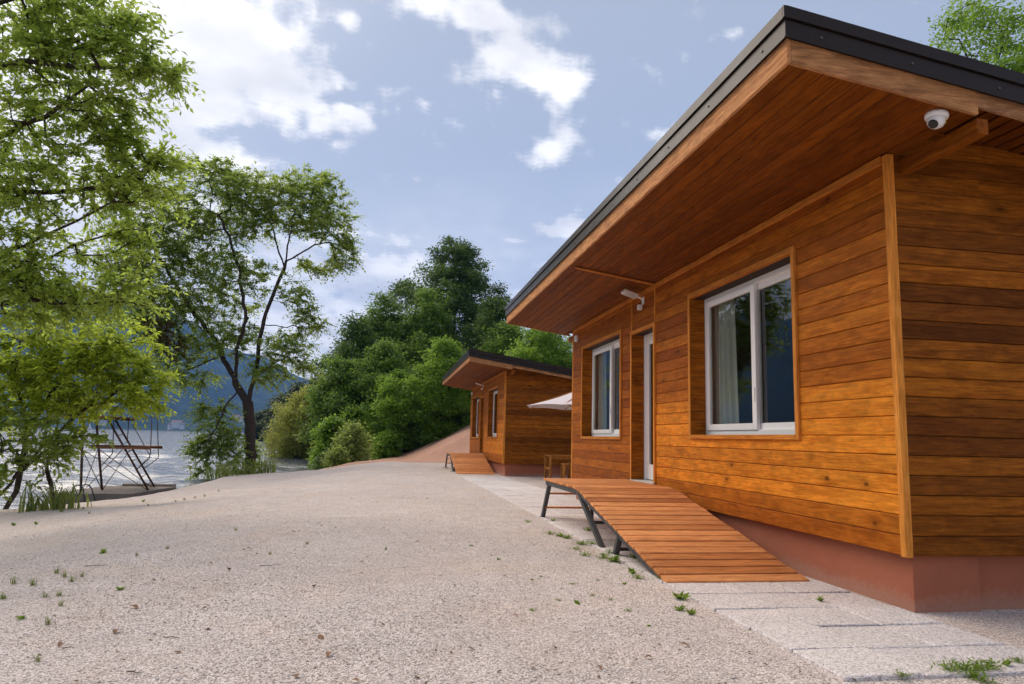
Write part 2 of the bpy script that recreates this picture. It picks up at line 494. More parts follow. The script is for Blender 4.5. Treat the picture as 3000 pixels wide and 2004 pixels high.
def empty(name, loc=(0, 0, 0), rz=0.0):
    o = bpy.data.objects.new(name, None)
    col.objects.link(o)
    o.location = loc; o.rotation_euler = (0, 0, rz)
    o.empty_display_size = 0.2
    return o


def struct(o):
    o['kind'] = 'structure'
    return o


def copy_tree(o, parent=None):
    c = o.copy(); col.objects.link(c)
    c.parent = parent
    for ch in list(o.children): copy_tree(ch, c)
    return c


class MB:
    def __init__(self):
        self.v = []; self.f = []

    def add(self, vs, fs):
        b = len(self.v)
        self.v += [tuple(map(float, p)) for p in vs]
        self.f += [tuple(i + b for i in f) for f in fs]
        return self

    def box(self, x0, x1, y0, y1, z0, z1):
        return self.add([(x0, y0, z0), (x1, y0, z0), (x1, y1, z0), (x0, y1, z0), (x0, y0, z1), (x1, y0, z1), (x1, y1, z1), (x0, y1, z1)],
                        [(0, 3, 2, 1), (4, 5, 6, 7), (0, 1, 5, 4), (1, 2, 6, 5), (2, 3, 7, 6), (3, 0, 4, 7)])

    def rbox(self, x0, x1, y0, y1, z0, z1, c=0.004):
        """box with chamfered edges"""
        X, Y, Z = (x0, x1), (y0, y1), (z0, z1)
        vs = []; idx = {}
        for i in (0, 1):
            for j in (0, 1):
                for k in (0, 1):
                    sx, sy, sz = (1 - 2 * i), (1 - 2 * j), (1 - 2 * k)
                    for a, d in enumerate(((0, 1, 1), (1, 0, 1), (1, 1, 0))):
                        idx[(i, j, k, a)] = len(vs)
                        vs.append((X[i] + sx * c * d[0], Y[j] + sy * c * d[1], Z[k] + sz * c * d[2]))
        fs = []
        q = lambda *t: fs.append(tuple(idx[x] for x in t))
        q((0, 0, 0, 0), (0, 0, 1, 0), (0, 1, 1, 0), (0, 1, 0, 0)); q((1, 0, 0, 0), (1, 1, 0, 0), (1, 1, 1, 0), (1, 0, 1, 0))
        q((0, 0, 0, 1), (1, 0, 0, 1), (1, 0, 1, 1), (0, 0, 1, 1)); q((0, 1, 0, 1), (0, 1, 1, 1), (1, 1, 1, 1), (1, 1, 0, 1))
        q((0, 0, 0, 2), (0, 1, 0, 2), (1, 1, 0, 2), (1, 0, 0, 2)); q((0, 0, 1, 2), (1, 0, 1, 2), (1, 1, 1, 2), (0, 1, 1, 2))
        for i in (0, 1):
            for j in (0, 1): q((i, j, 0, 0), (i, j, 1, 0), (i, j, 1, 1), (i, j, 0, 1))
            for k in (0, 1): q((i, 0, k, 0), (i, 1, k, 0), (i, 1, k, 2), (i, 0, k, 2))
        for j in (0, 1):
            for k in (0, 1): q((0, j, k, 1), (1, j, k, 1), (1, j, k, 2), (0, j, k, 2))
        for i in (0, 1):
            for j in (0, 1):
                for k in (0, 1): q((i, j, k, 0), (i, j, k, 1), (i, j, k, 2))
        return self.add(vs, fs)

    def bar(self, p, q, w, h, upv=(0, 0, 1)):
        p, q = Vector(p), Vector(q)
        d = (q - p).normalized()
        s = d.cross(Vector(upv))
        if s.length < 1e-4: s = d.cross(Vector((1, 0, 0)))
        s.normalize(); u = s.cross(d).normalized()
        vs = [b + s * a * w / 2 + u * c * h / 2 for b in (p, q) for a, c in ((-1, -1), (1, -1), (1, 1), (-1, 1))]
        return self.add(vs, [(3, 2, 1, 0), (4, 5, 6, 7), (0, 1, 5, 4), (1, 2, 6, 5), (2, 3, 7, 6), (3, 0, 4, 7)])

    def tube(self, pts, r, n=8, cap=True):
        pts = [Vector(p) for p in pts]
        rs = r if isinstance(r, (list, tuple)) else [r] * len(pts)
        rings = []
        prev = None
        for i, p in enumerate(pts):
            d = (pts[min(i + 1, len(pts) - 1)] - pts[max(i - 1, 0)]).normalized()
            a = prev - d * prev.dot(d) if prev is not None else d.cross(Vector((0, 0, 1)))
            if a.length < 1e-4: a = d.cross(Vector((1, 0, 0)))
            a.normalize(); prev = a
            b = d.cross(a)
            rings.append([p + (a * math.cos(2 * math.pi * k / n) + b * math.sin(2 * math.pi * k / n)) * rs[i] for k in range(n)])
        vs = [v for rg in rings for v in rg]
        fs = []
        for i in range(len(pts) - 1):
            for k in range(n):
                fs.append((i * n + k, i * n + (k + 1) % n, (i + 1) * n + (k + 1) % n, (i + 1) * n + k))
        if cap:
            fs.append(tuple(range(n - 1, -1, -1))); fs.append(tuple(range((len(pts) - 1) * n, len(pts) * n)))
        return self.add(vs, fs)

    def lathe(self, prof, n=16, center=(0, 0, 0), axis=2):
        vs = []; fs = []
        for (r, z) in prof:
            for k in range(n):
                a = 2 * math.pi * k / n
                vs.append((center[0] + r * math.cos(a), center[1] + r * math.sin(a), center[2] + z))
        for i in range(len(prof) - 1):
            for k in range(n):
                fs.append((i * n + k, i * n + (k + 1) % n, (i + 1) * n + (k + 1) % n, (i + 1) * n + k))
        fs.append(tuple(range(n - 1, -1, -1))); fs.append(tuple(range((len(prof) - 1) * n, len(prof) * n)))
        return self.add(vs, fs)

    def mesh(self, name, mat, smooth=False):
        me = bpy.data.meshes.new(name)
        me.from_pydata(self.v, [], self.f)
        me.materials.append(MATS[mat])
        if smooth: me.polygons.foreach_set('use_smooth', [True] * len(me.polygons))
        me.update()
        return me

    def build(self, name, mat, parent=None, smooth=False):
        return new_obj(name, self.mesh(name, mat, smooth), parent)


def np_mesh(name, verts, faces_quads, mat, tint=None, extra=None, smooth=False, tris=None):
    """fast mesh from arrays"""
    me = bpy.data.meshes.new(name)
    nq = 0 if faces_quads is None else len(faces_quads)
    nt = 0 if tris is None else len(tris)
    me.vertices.add(len(verts)); me.loops.add(nq * 4 + nt * 3); me.polygons.add(nq + nt)
    me.vertices.foreach_set('co', np.ascontiguousarray(verts, dtype=np.float32).ravel())
    li = []
    if nq: li.append(np.asarray(faces_quads, dtype=np.int32).ravel())
    if nt: li.append(np.asarray(tris, dtype=np.int32).ravel())
    me.loops.foreach_set('vertex_index', np.concatenate(li))
    st = np.concatenate([np.arange(nq) * 4, nq * 4 + np.arange(nt) * 3]).astype(np.int32)
    me.polygons.foreach_set('loop_start', st)
    if smooth: me.polygons.foreach_set('use_smooth', np.ones(nq + nt, dtype=bool))
    for nm, arr in (('tint', tint), ('hill', extra)):
        if arr is not None:
            at_ = me.attributes.new(nm, 'FLOAT', 'POINT')
            at_.data.foreach_set('value', np.ascontiguousarray(arr, dtype=np.float32))
    me.materials.append(MATS[mat])
    me.update(calc_edges=True)
    return me


BOARD_CACHE = {}


def board(name, origin, L, U, Nn, length, width, thick, mat, parent, tint=0.0, c=0.0055):
    """a tongue-and-groove board: origin = lower inner start corner, chamfered on its outer face"""
    key = (round(length, 4), round(width, 4), round(thick, 4), tuple(L), tuple(U), tuple(Nn), mat)
    me = BOARD_CACHE.get(key)
    if me is None:
        L_, U_, N_ = Vector(L), Vector(U), Vector(Nn)
        prof = [(0, 0), (width, 0), (width, thick - c), (width - c, thick), (c, thick), (0, thick - c)]
        vs = [L_ * t + U_ * u + N_ * n for t in (0, length) for u, n in prof]
        fs = [(0, 1, 2, 3, 4, 5), (11, 10, 9, 8, 7, 6)] + [(i, i + 6, (i + 1) % 6 + 6, (i + 1) % 6) for i in range(6)]
        me = MB().add(vs, fs).mesh(name, mat)
        BOARD_CACHE[key] = me
    o = new_obj(name, me, parent)
    o.location = origin
    o['tint'] = float(tint)
    return o


# ------------------------------------------------------------------ terrain
SHORE_Y = [-400, -20, 0, 8, 12, 14.5, 16.5, 20, 24, 28, 30.6, 31.4, 32.0, 33.0, 35.0, 38, 44, 52, 62, 80, 120, 250, 420, 900]
SHORE_X = [-14, -13.2, -12.9, -12.6, -12.1, -11.3, -10.65, -10.4, -10.5, -10.75, -10.9, -9.8, -7.6, -6.5, -6.4, -6.9, -8.7, -9.6, -11, -14, -21, -43, -72, -160]
HILL_Y = [-400, 8, 22, 27, 31, 36, 60, 120, 420, 900]
HILL_X = [16, 15, 13, 9, 2.0, -2.4, -4.0, -12, -50, -100]
WATER_Z = -1.0


def sm(t):
    t = np.clip(t, 0, 1)
    return t * t * (3 - 2 * t)


def terrain(x, y, fine=True):
    x = np.asarray(x, float); y = np.asarray(y, float)
    d = x - np.interp(y, SHORE_Y, SHORE_X)
    base = np.where(d < 0, WATER_Z + 0.35 * d, np.where(d < 1.1, WATER_Z + 0.42 * sm(d / 1.1) , 0))
    up = -0.58 + 0.562 * sm((d - 1.1) / 7.2)
    base = np.where(d >= 1.1, up, base)
    base = np.maximum(base, -6)
    base = base - 0.045 * sm((y - 9) / 7) - np.where(d > 0, 0.20 * sm((y - 25) / 5) * sm((-4.5 - x) / 2.5) * sm(d / 1.2), 0)
    s = x - np.interp(y, HILL_Y, HILL_X)
    s = np.where(s > 0, s * s / (s + 1.2), 0)
    hill = 46 * (1 - np.exp(-0.52 * s / 46))
    und = 0.022 * np.sin(x * 1.3 + 1.7 * np.sin(y * 0.7)) + 0.016 * np.sin(y * 1.9 + x * 0.8 + 2) + 0.012 * np.sin(x * 3.1 - y * 2.3)
    und = und * sm((-1.7 - x) / 1.2) * sm((d - .2) / 1.0) + 0.35 * und * sm(s / 2) * 6
    return base + hill + (und if fine else 0)


def hz(x, y): return float(terrain(x, y))


gx = np.concatenate([np.linspace(-420, -30, 30), np.linspace(-28, -14, 15), np.arange(-13.5, 12, 0.3), np.linspace(12.5, 60, 50), np.linspace(65, 500, 30)])
gy = np.concatenate([np.linspace(-400, -30, 20), np.linspace(-27, -6, 15), np.arange(-5.5, 50, 0.3), np.linspace(50.8, 110, 60), np.linspace(115, 900, 50)])
GX, GY = np.meshgrid(gx, gy, indexing='ij')
GZ = terrain(GX, GY)
nx, ny = GX.shape
I = np.arange(nx * ny).reshape(nx, ny)
Q = np.stack([I[:-1, :-1], I[1:, :-1], I[1:, 1:], I[:-1, 1:]], -1).reshape(-1, 4)
hs = GX - np.interp(GY, HILL_Y, HILL_X)
hillmask = np.clip(hs / 12.0, 0, 1)
hillmask = np.maximum(hillmask, np.where(GX - np.interp(GY, SHORE_Y, SHORE_X) > -4, sm((GY - 46) / 8), 0))
hillmask = np.where(GY > 28, hillmask, np.clip((hs + 2) / 6, 0, 1))
ground = new_obj('ground', np_mesh('ground', np.stack([GX, GY, GZ], -1).reshape(-1, 3), Q, 'ground_cover', extra=hillmask.ravel(), smooth=True))
struct(ground)

lx = np.concatenate([[-5300, -3500, -1500, -600, -250, -120, -85], np.linspace(-75, -34, 80), np.arange(-33.6, -5.0, 0.24), [-4, 0, 20, 100, 600]])
ly = np.concatenate([[-2600, -600, -120, -30, -10], np.linspace(-4, 7, 16), np.arange(7.5, 62, 0.24), np.linspace(62.6, 150, 130), [165, 200, 300, 600, 1500, 3500, 5300]])
LX, LY = np.meshgrid(lx, ly, indexing='ij')
wg = np.random.default_rng(5)
LZ = np.zeros_like(LX)
fade = sm((LX + 75) / 40) * sm((150 - LY) / 110) * sm((LY + 2) / 8)
for k in range(34):
    wl = 0.75 * 1.085 ** k * wg.uniform(.9, 1.1)
    th = math.radians(200) + wg.normal(0, .55)
    kk = 2 * math.pi / wl
    ph = kk * (LX * math.cos(th) + LY * math.sin(th)) + wg.uniform(0, 6.28) + 0.9 * np.sin(LX * .21 + k) + 0.8 * np.sin(LY * .17 + 2 * k)
    grp = .55 + .45 * np.sin(LX * wg.uniform(.1, .35) + LY * wg.uniform(.1, .35) + wg.uniform(0, 6))
    LZ += 0.044 / kk * np.sin(ph) * grp * (1 if wl > 1.0 else .7)
LZ = WATER_Z + LZ * fade
I = np.arange(LX.size).reshape(LX.shape)
Q = np.stack([I[:-1, :-1], I[1:, :-1], I[1:, 1:], I[:-1, 1:]], -1).reshape(-1, 4)
lake = new_obj('lake', np_mesh('lake', np.stack([LX, LY, LZ], -1).reshape(-1, 3), Q, 'lake_water', smooth=True))
struct(lake)

# mountains across the lake (ridge heights by azimuth, real distances)
AZ = np.radians(np.linspace(-115, 16, 230))
RR = np.linspace(2150, 5200, 46)
ridge_el = np.interp(np.degrees(AZ), [-115, -80, -60, -45, -36, -30, -26.7, -21.8, -16, -11.6, -6.3, 0, 6, 16],
                     [7, 8, 11, 12.5, 11.5, 10.2, 9.6, 9.7, 8.0, 6.2, 4.0, 3.0, 2.6, 2.4])
rdg = 3600.0
A2, R2 = np.meshgrid(AZ, RR, indexing='ij')
E2 = np.repeat(ridge_el[:, None], len(RR), 1)
hmax = np.tan(np.radians(E2)) * rdg
prof = np.where(R2 < rdg, sm((R2 - 2200) / (rdg - 2200)) * 0.55 + 0.45 * np.clip((R2 - 2200) / (rdg - 2200), 0, 1), 1 - 0.5 * sm((R2 - rdg) / 1600))
nz = 0
for k, (fa, fr_, am) in enumerate(((23, 1 / 420, .10), (47, 1 / 230, .06), (90, 1 / 120, .035), (170, 1 / 70, .018))):
    nz = nz + am * np.sin(A2 * fa + 2.1 * np.sin(R2 * fr_ + k)) * np.cos(R2 * fr_ * 1.3 + A2 * fa * .6 + k * 1.7)
MZ = np.maximum(hmax * prof * (1 + nz), -8) - 3
MX = CAM[0] + R2 * np.sin(A2); MY = CAM[1] + R2 * np.cos(A2)
I = np.arange(A2.size).reshape(A2.shape)
Q = np.stack([I[:-1, :-1], I[:-1, 1:], I[1:, 1:], I[1:, :-1]], -1).reshape(-1, 4)
struct(new_obj('mountain', np_mesh('mountain', np.stack([MX, MY, MZ], -1).reshape(-1, 3), Q, 'mountain_forest', smooth=True)))

# ------------------------------------------------------------------ pavement of slabs along the cabins
pave = struct(empty('pavement', (0, 0, 0)))
bed = MB().box(-1.30, .02, -1.16, 9.0, -.20, -.011).build('bedding', 'joint_soil', pave)
slab_me = [MB().rbox(0.004, 0.441, 0.005, 0.445, -0.045, 0.0, 0.004 + 0.002 * i).mesh('slab', 'slab_concrete') for i in range(2)]
nrow = 0
y = -1.19
while y < 16.6:
    for j in range(3):
        o = new_obj('slab', slab_me[random.randint(0, 1)], pave)
        zz = -0.045 * float(sm((y - 9) / 7))
        o.location = (-1.31 + j * 0.445, y, zz + random.uniform(-0.004, 0.004))
        o.rotation_euler = (random.uniform(-.006, .006), random.uniform(-.006, .006), random.uniform(-.012, .012))
    y += 0.457
    nrow += 1

# ------------------------------------------------------------------ cabin
ZB, ZT = 0.36, 3.215            # siding bottom and soffit line at the front wall
ROWS = 21
PITCHB = (ZT - ZB) / ROWS
LEN, DEP = 8.9, 6.0
SLOPE = 0.150
BIG = (1.26, 3.41, 1.18, 2.785)
SMALL = (5.995, 8.12, 1.155, 2.74)
DOOR = (4.60, 5.45, 0.53, 2.635)
OPEN = [BIG, SMALL, DOOR]
TH = 0.022


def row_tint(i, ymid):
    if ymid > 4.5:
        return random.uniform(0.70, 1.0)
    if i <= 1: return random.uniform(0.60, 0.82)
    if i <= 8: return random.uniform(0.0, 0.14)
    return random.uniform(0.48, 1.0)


def build_cabin(extra_tag):
    c = empty('cabin', (0, 0, 0))
    # plinth: plastered base, front run and corner blocks
    Lp = [(0.085, 0.055), (0.60, 0.055), (0.60, 0.30), (0.30, 0.30), (0.30, LEN - 0.05), (0.085, LEN - 0.05)]
    b = MB(); b.add([(x, y_, -.30) for x, y_ in Lp] + [(x, y_, ZB - .003) for x, y_ in Lp], [(5, 4, 3, 2, 1, 0), (6, 7, 8, 9, 10, 11)] + [(i, (i + 1) % 6, (i + 1) % 6 + 6, i + 6) for i in range(6)]); b.build('plinth', 'plaster', c)
    b = MB(); b.box(0.602, DEP - .1, 0.10, 0.30, -0.30, ZB - 0.005); b.build('plinth', 'plaster', c)
    b = MB(); b.box(DEP - .4, DEP - .1, 0.302, LEN - .3, -0.3, ZB - .004).box(0.302, DEP - .41, LEN - .3, LEN - .05, -.3, ZB - .004); b.build('plinth', 'plaster', c)
    # front wall: solid core round the openings, boards outside
    fw = MB()
    ys = sorted({0.02, LEN - 0.02} | {q for o in OPEN for q in o[:2]})
    for a, bb in zip(ys[:-1], ys[1:]):
        z = ZB + 0.002
        for o in sorted([o for o in OPEN if o[0] <= a + 1e-6 and o[1] >= bb - 1e-6], key=lambda o: o[2]):
            if o[2] > z: fw.box(TH + .001, 0.24, a, bb, z, o[2])
            z = o[3]
        fw.box(TH + .001, 0.24, a, bb, z, ZT - 0.01)
    front = fw.build('front_wall', 'dark_gap', c)
    for i in range(ROWS):
        z0, z1 = ZB + i * PITCHB, ZB + (i + 1) * PITCHB - 0.004
        cuts = sorted({0.052, 4.565, 5.485, LEN - 0.052} | {q for o in OPEN for q in o[:2] if o[2] < z1 - .004 and o[3] > z0 + .004})
        for a, bb in zip(cuts[:-1], cuts[1:]):
            if bb - a < 0.02: continue
            lo, hi = z0, z1
            mid = (a + bb) / 2
            for o in OPEN:
                if o[0] < mid < o[1] and o[2] < hi and o[3] > lo:
                    if o[2] <= lo and o[3] >= hi: lo = hi
                    elif o[2] > lo: hi = min(hi, o[2])
                    else: lo = max(lo, o[3])
            if hi - lo < 0.012: continue
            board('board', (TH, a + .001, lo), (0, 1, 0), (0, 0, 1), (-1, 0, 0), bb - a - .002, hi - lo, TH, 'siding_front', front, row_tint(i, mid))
    # side wall facing the camera
    sw = MB()
    zt0, zt1 = ZT + 0.26, ZT + 0.26 - SLOPE * DEP
    xw = TH + 0.002
    sw.add([(0.242, TH + .001, ZB + .002), (DEP, TH + .001, ZB + .002), (DEP, TH + .001, zt1), (0.242, TH + .001, zt0), (0.242, .2, ZB + .002), (DEP, .2, ZB + .002), (DEP, .2, zt1), (0.242, .2, zt0)],
           [(0, 1, 2, 3), (7, 6, 5, 4), (0, 4, 5, 1), (1, 5, 6, 2), (2, 6, 7, 3), (3, 7, 4, 0)])
    side = sw.build('side_wall', 'dark_gap', c)
    for i in range(ROWS + 2):
        z0 = ZB + i * PITCHB
        ln = DEP - 0.05
        t = random.choice([.9, .85, .75, .55, .25, .15]) if 4 < i < ROWS - 4 else random.choice([.45, .62, .75, .35])
        w = PITCHB - .004
        lim = lambda x: ZT + 0.268 - SLOPE * x                # underside of the deck along the wall
        z1 = z0 + w
        if lim(ln) >= z1:
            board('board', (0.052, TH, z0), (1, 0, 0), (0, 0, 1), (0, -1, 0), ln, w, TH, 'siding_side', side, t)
        elif lim(0.052) > z0 + .01:
            xa = min(ln, max(.052, (ZT + .268 - z1) / SLOPE)); xb = min(ln, (ZT + .268 - z0) / SLOPE)
            poly = [(0, 0), (xb - .052, 0)]
            if xb >= ln: poly += [(ln - .052, min(z1, lim(ln)) - z0)]
            if xa > .053: poly += [(xa - .052, w), (0, w)]
            else: poly += [(0, lim(.052) - z0)]
            k = len(poly)
            vs = [(p[0], 0, p[1]) for p in poly] + [(p[0], -TH, p[1]) for p in poly]
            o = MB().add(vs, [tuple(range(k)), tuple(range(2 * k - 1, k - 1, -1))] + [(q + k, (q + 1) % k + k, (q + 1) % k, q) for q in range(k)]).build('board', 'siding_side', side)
            o.location = (0.052, TH, z0); o['tint'] = t
    # far gable and back wall, ceiling and floor close the room
    b = MB()
    b.add([(0.242, LEN - .2, ZB), (DEP, LEN - .2, ZB), (DEP, LEN - .2, zt1), (0.242, LEN - .2, zt0), (0.242, LEN - .001, ZB), (DEP, LEN - .001, ZB), (DEP, LEN - .001, zt1), (0.242, LEN - .001, zt0)],
          [(0, 1, 2, 3), (7, 6, 5, 4), (0, 4, 5, 1), (1, 5, 6, 2), (2, 6, 7, 3), (3, 7, 4, 0)])
    b.build('far_wall', 'siding_side', c)
    MB().box(DEP - .18, DEP - .002, .201, LEN - .201, ZB, zt1 - .03).build('back_wall', 'inner_wood', c)
    MB().box(0.26, DEP - .19, .21, LEN - .21, ZB + .02, ZB + .12).build('floor', 'floor_dark', c)
    MB().box(0.245, DEP - .19, 4.1, 4.2, ZB + .125, ZT - .85).build('partition', 'inner_wood', c)
    # corner posts
    for yy0, yy1 in ((-.004, 0.050), (LEN - .050, LEN + .004)):
        p_ = MB(); p_.rbox(-0.006, 0.050, yy0, yy1, ZB - .008, ZT - .003, .003)
        o = p_.build('corner_post', 'post_wood', c); o['tint'] = 0.1
    # battens over the door
    for yy in (4.565, 5.485):
        o = MB().rbox(-0.012, TH + .001, yy - .018, yy + .018, 2.69, ZT - .012, .003).build('batten', 'post_wood', c); o['tint'] = .35
    o = MB().rbox(-0.022, TH + .001, 0.054, LEN - .054, ZT - .065, ZT - .002, .004).build('wall_cornice', 'trim_y', c); o['tint'] = .75
    # windows
    for (a, bb, z0, z1), has in ((BIG, 1), (SMALL, 1)):
        fr = MB(); X0, X1 = 0.165, 0.235
        fw_ = 0.055
        fr.rbox(X0, X1, a, a + fw_, z0, z1).rbox(X0, X1, bb - fw_, bb, z0, z1).rbox(X0, X1, a + fw_ + .001, bb - fw_ - .001, z0, z0 + fw_).rbox(X0, X1, a + fw_ + .001, bb - fw_ - .001, z1 - fw_, z1)
        win = fr.build('window', 'white_pvc', c)
        midy = (a + bb) / 2 - .09
        for (sa, sb, xo) in ((a + fw_ - .005, midy + .075, .195), (midy - .03, bb - fw_ + .005, .150)):
            s_ = MB(); sw_ = 0.085; za, zb = z0 + fw_ - .005, z1 - fw_ + .005
            s_.rbox(xo, xo + .04, sa, sa + sw_, za, zb).rbox(xo, xo + .04, sb - sw_, sb, za, zb)
            s_.rbox(xo, xo + .04, sa + sw_ + .001, sb - sw_ - .001, za, za + sw_ - .015).rbox(xo, xo + .04, sa + sw_ + .001, sb - sw_ - .001, zb - sw_ + .015, zb)
            s_.build('sash', 'white_pvc', win)
            g = MB(); g.box(xo + .016, xo + .022, sa + sw_ - .004, sb - sw_ + .004, za + sw_ - .02, zb - sw_ + .02)
            g.build('pane', 'glass', win)
        MB().rbox(.140, .149, midy - .01, midy + .012, 1.52, 1.66, .002).build('handle', 'white_pvc', win)
        # casing boards
        for nm, bx, mt in (('casing', (-.026, TH + .002, a - .055, a - .006, z0 - .048, z1 + .06), 'post_wood'), ('casing', (-.026, TH + .002, bb + .006, bb + .055, z0 - .048, z1 + .06), 'post_wood'),
                           ('sill', (-.030, .164, a - .005, bb + .005, z0 - .046, z0 - .001), 'trim_y'), ('head_casing', (-.026, TH + .002, a - .005, bb + .005, z1 + .006, z1 + .06), 'trim_y'),
                           ('lining', (TH + .003, .164, a - .004, bb + .004, z1 + .001, z1 + .02), 'trim_y')):
            o = MB().rbox(*bx, .003).build(nm, mt, win); o['tint'] = random.uniform(.1, .3)
        for yy in (a, bb):
            zz = z0
            while zz < z1 - .01:
                h_ = min(PITCHB, z1 - zz)
                if yy == bb:
                    board('lining_board', (-.02, bb + .010, zz), (1, 0, 0), (0, 0, 1), (0, -1, 0), .183, h_ - .002, .012, 'siding_side', win, random.uniform(.0, .25), .003)
                else:
                    board('lining_board', (.163, a - .010, zz), (-1, 0, 0), (0, 0, 1), (0, 1, 0), .183, h_ - .002, .012, 'siding_side', win, random.uniform(.0, .25), .003)
                zz += PITCHB
    # door
    a, bb, z0, z1 = DOOR
    d_ = MB(); X0, X1 = .165, .235; f_ = .05
    d_.rbox(X0, X1, a, a + f_, z0 + .02, z1).rbox(X0, X1, bb - f_, bb, z0 + .02, z1).rbox(X0, X1, a + f_ + .001, bb - f_ - .001, z1 - f_, z1)
    door = d_.build('door', 'white_pvc', c)
    s_ = MB(); w_ = .10
    s_.rbox(.185, .225, a + f_, a + f_ + w_, z0 + .03, z1 - f_).rbox(.185, .225, bb - f_ - w_, bb - f_, z0 + .03, z1 - f_)
    s_.rbox(.185, .225, a + f_ + w_ + .001, bb - f_ - w_ - .001, z0 + .03, z0 + .24).rbox(.185, .225, a + f_ + w_ + .001, bb - f_ - w_ - .001, z1 - f_ - w_, z1 - f_)
    s_.build('door_leaf', 'white_pvc', door)
    MB().box(.202, .208, a + f_ + w_ - .004, bb - f_ - w_ + .004, z0 + .236, z1 - f_ - w_ + .004).build('pane', 'glass', door)
    MB().bar((.183, a + f_ + .05, 1.55), (.150, a + f_ + .05, 1.55), .018, .018).bar((.152, a + f_ + .042, 1.55), (.152, a + f_ + .17, 1.55), .016, .02).build('handle', 'galvanised', door)
    MB().rbox(-.045, .25, a - .03, bb + .03, z0 - .005, z0 + .018, .003).build('threshold', 'pale_stone', door)
    for bx, nm, mt in (((-.026, TH + .002, a - .053, a - .006, z0 + .02, z1 + .055), 'casing', 'post_wood'), ((-.026, TH + .002, bb + .006, bb + .053, z0 + .02, z1 + .055), 'casing', 'post_wood'),
                       ((-.026, TH + .002, a - .005, bb + .005, z1 + .006, z1 + .055), 'head_casing', 'trim_y'), ((TH + .003, .164, a - .004, bb + .004, z1 + .001, z1 + .02), 'lining', 'trim_y')):
        o = MB().rbox(*bx, .003).build(nm, mt, door); o['tint'] = random.uniform(.05, .2)
    zz = z0 + .02
    while zz < z1 - .01:
        h_ = min(PITCHB, z1 - zz)
        board('lining_board', (-.02, bb + .010, zz), (1, 0, 0), (0, 0, 1), (0, -1, 0), .183, h_ - .002, .012, 'siding_side', door, random.uniform(.0, .3), .003)
        board('lining_board', (.163, a - .010, zz), (-1, 0, 0), (0, 0, 1), (0, 1, 0), .183, h_ - .002, .012, 'siding_side', door, random.uniform(.0, .3), .003)
        zz += PITCHB
    # roof: soffit of boards, wood fascias, dark metal edge
    OF, OS = 1.21, 0.706
    def roof_z(x, z_at0): return z_at0 - SLOPE * x
    deck0 = ZT + .295                     # underside of the deck at x = 0
    rf = MB()
    y0, y1 = -OS + .012, LEN + OS - .012
    x0, x1 = -OF + .012, DEP + .5
    za, zb = roof_z(x0, deck0), roof_z(x1, deck0)
    t_ = .085
    rf.add([(x0, y0, za), (x1, y0, zb), (x1, y1, zb), (x0, y1, za), (x0, y0, za + t_), (x1, y0, zb + t_), (x1, y1, zb + t_), (x0, y1, za + t_)],
           [(0, 3, 2, 1), (4, 5, 6, 7), (0, 1, 5, 4), (1, 2, 6, 5), (2, 3, 7, 6), (3, 0, 4, 7)])
    roof = rf.build('roof', 'dark_gap', c)
    # soffit boards run along the house, rising outwards
    SLO = 0.146
    un = Vector((-1, 0, SLO)).normalized()
    nn = Vector((-SLO, 0, -1)).normalized()
    wv = 0.112
    total_w = OF / abs(un.x) - .03
    nb = int(total_w / wv)
    wv = total_w / nb
    for k in range(nb):
        st = Vector((-0.004, 0, ZT + .004)) + un * (k * wv)
        st = st - nn * .018
        for (ya, yb) in ((-OS + .03, 4.545), (4.555, LEN + OS - .03)):
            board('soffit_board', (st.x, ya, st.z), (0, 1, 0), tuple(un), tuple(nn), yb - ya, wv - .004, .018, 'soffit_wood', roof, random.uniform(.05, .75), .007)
    # side return of the soffit: boards between front soffit and purlin, under the gable overhang
    for k in range(1):
        st = Vector((0.088, 0, ZT - .013)) - nn * .018
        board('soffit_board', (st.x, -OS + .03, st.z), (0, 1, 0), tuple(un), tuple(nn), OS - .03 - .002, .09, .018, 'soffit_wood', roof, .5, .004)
    o = MB().bar((-OF + .08, 4.55, ZT + .004 + SLO * (OF - .08) - .022), (-.03, 4.55, ZT + .004 - .018), .05, .016).build('soffit_batten', 'trim_y', roof); o['tint'] = .3
    # purlin ends
    for ya, yb in ((-OS - .004, .02), (LEN - .02, LEN + OS)):
        o = MB().rbox(.085, .168, ya, yb, ZT - .150, ZT - .048, .004).build('purlin', 'soffit_wood', roof); o['tint'] = .0
    # open deck boards behind the purlin
    xx = .19
    while xx < DEP + .3:
        zz = roof_z(xx, deck0) - .003
        un2 = Vector((1, 0, -SLOPE)).normalized(); nn2 = Vector((-SLOPE, 0, -1)).normalized()
        for ya, yb in ((-OS + .035, .03), (LEN, LEN + OS - .035)):
            board('deck_board', (xx, ya, zz), (0, 1, 0), tuple(un2), tuple(nn2), yb - ya, .085, .016, 'soffit_wood', roof, random.uniform(.3, .9), .003)
        xx += .108
    # front fascia
    zf = ZT + .177
    o = MB().rbox(-OF, -OF + .028, -OS, LEN + OS, zf, zf + .19, .003).build('fascia', 'fascia_y', roof); o['tint'] = .08
    # barge boards, deep to the purlin and shallow behind it
    def sloped(xa, xb, ya, yb, za_, h):
        zA, zB = za_ - SLOPE * (xa + OF), za_ - SLOPE * (xb + OF)
        return MB().add([(xa, ya, zA), (xb, ya, zB), (xb, yb, zB), (xa, yb, zA), (xa, ya, zA + h), (xb, ya, zB + h), (xb, yb, zB + h), (xa, yb, zA + h)],
                        [(0, 3, 2, 1), (4, 5, 6, 7), (0, 1, 5, 4), (1, 2, 6, 5), (2, 3, 7, 6), (3, 0, 4, 7)])
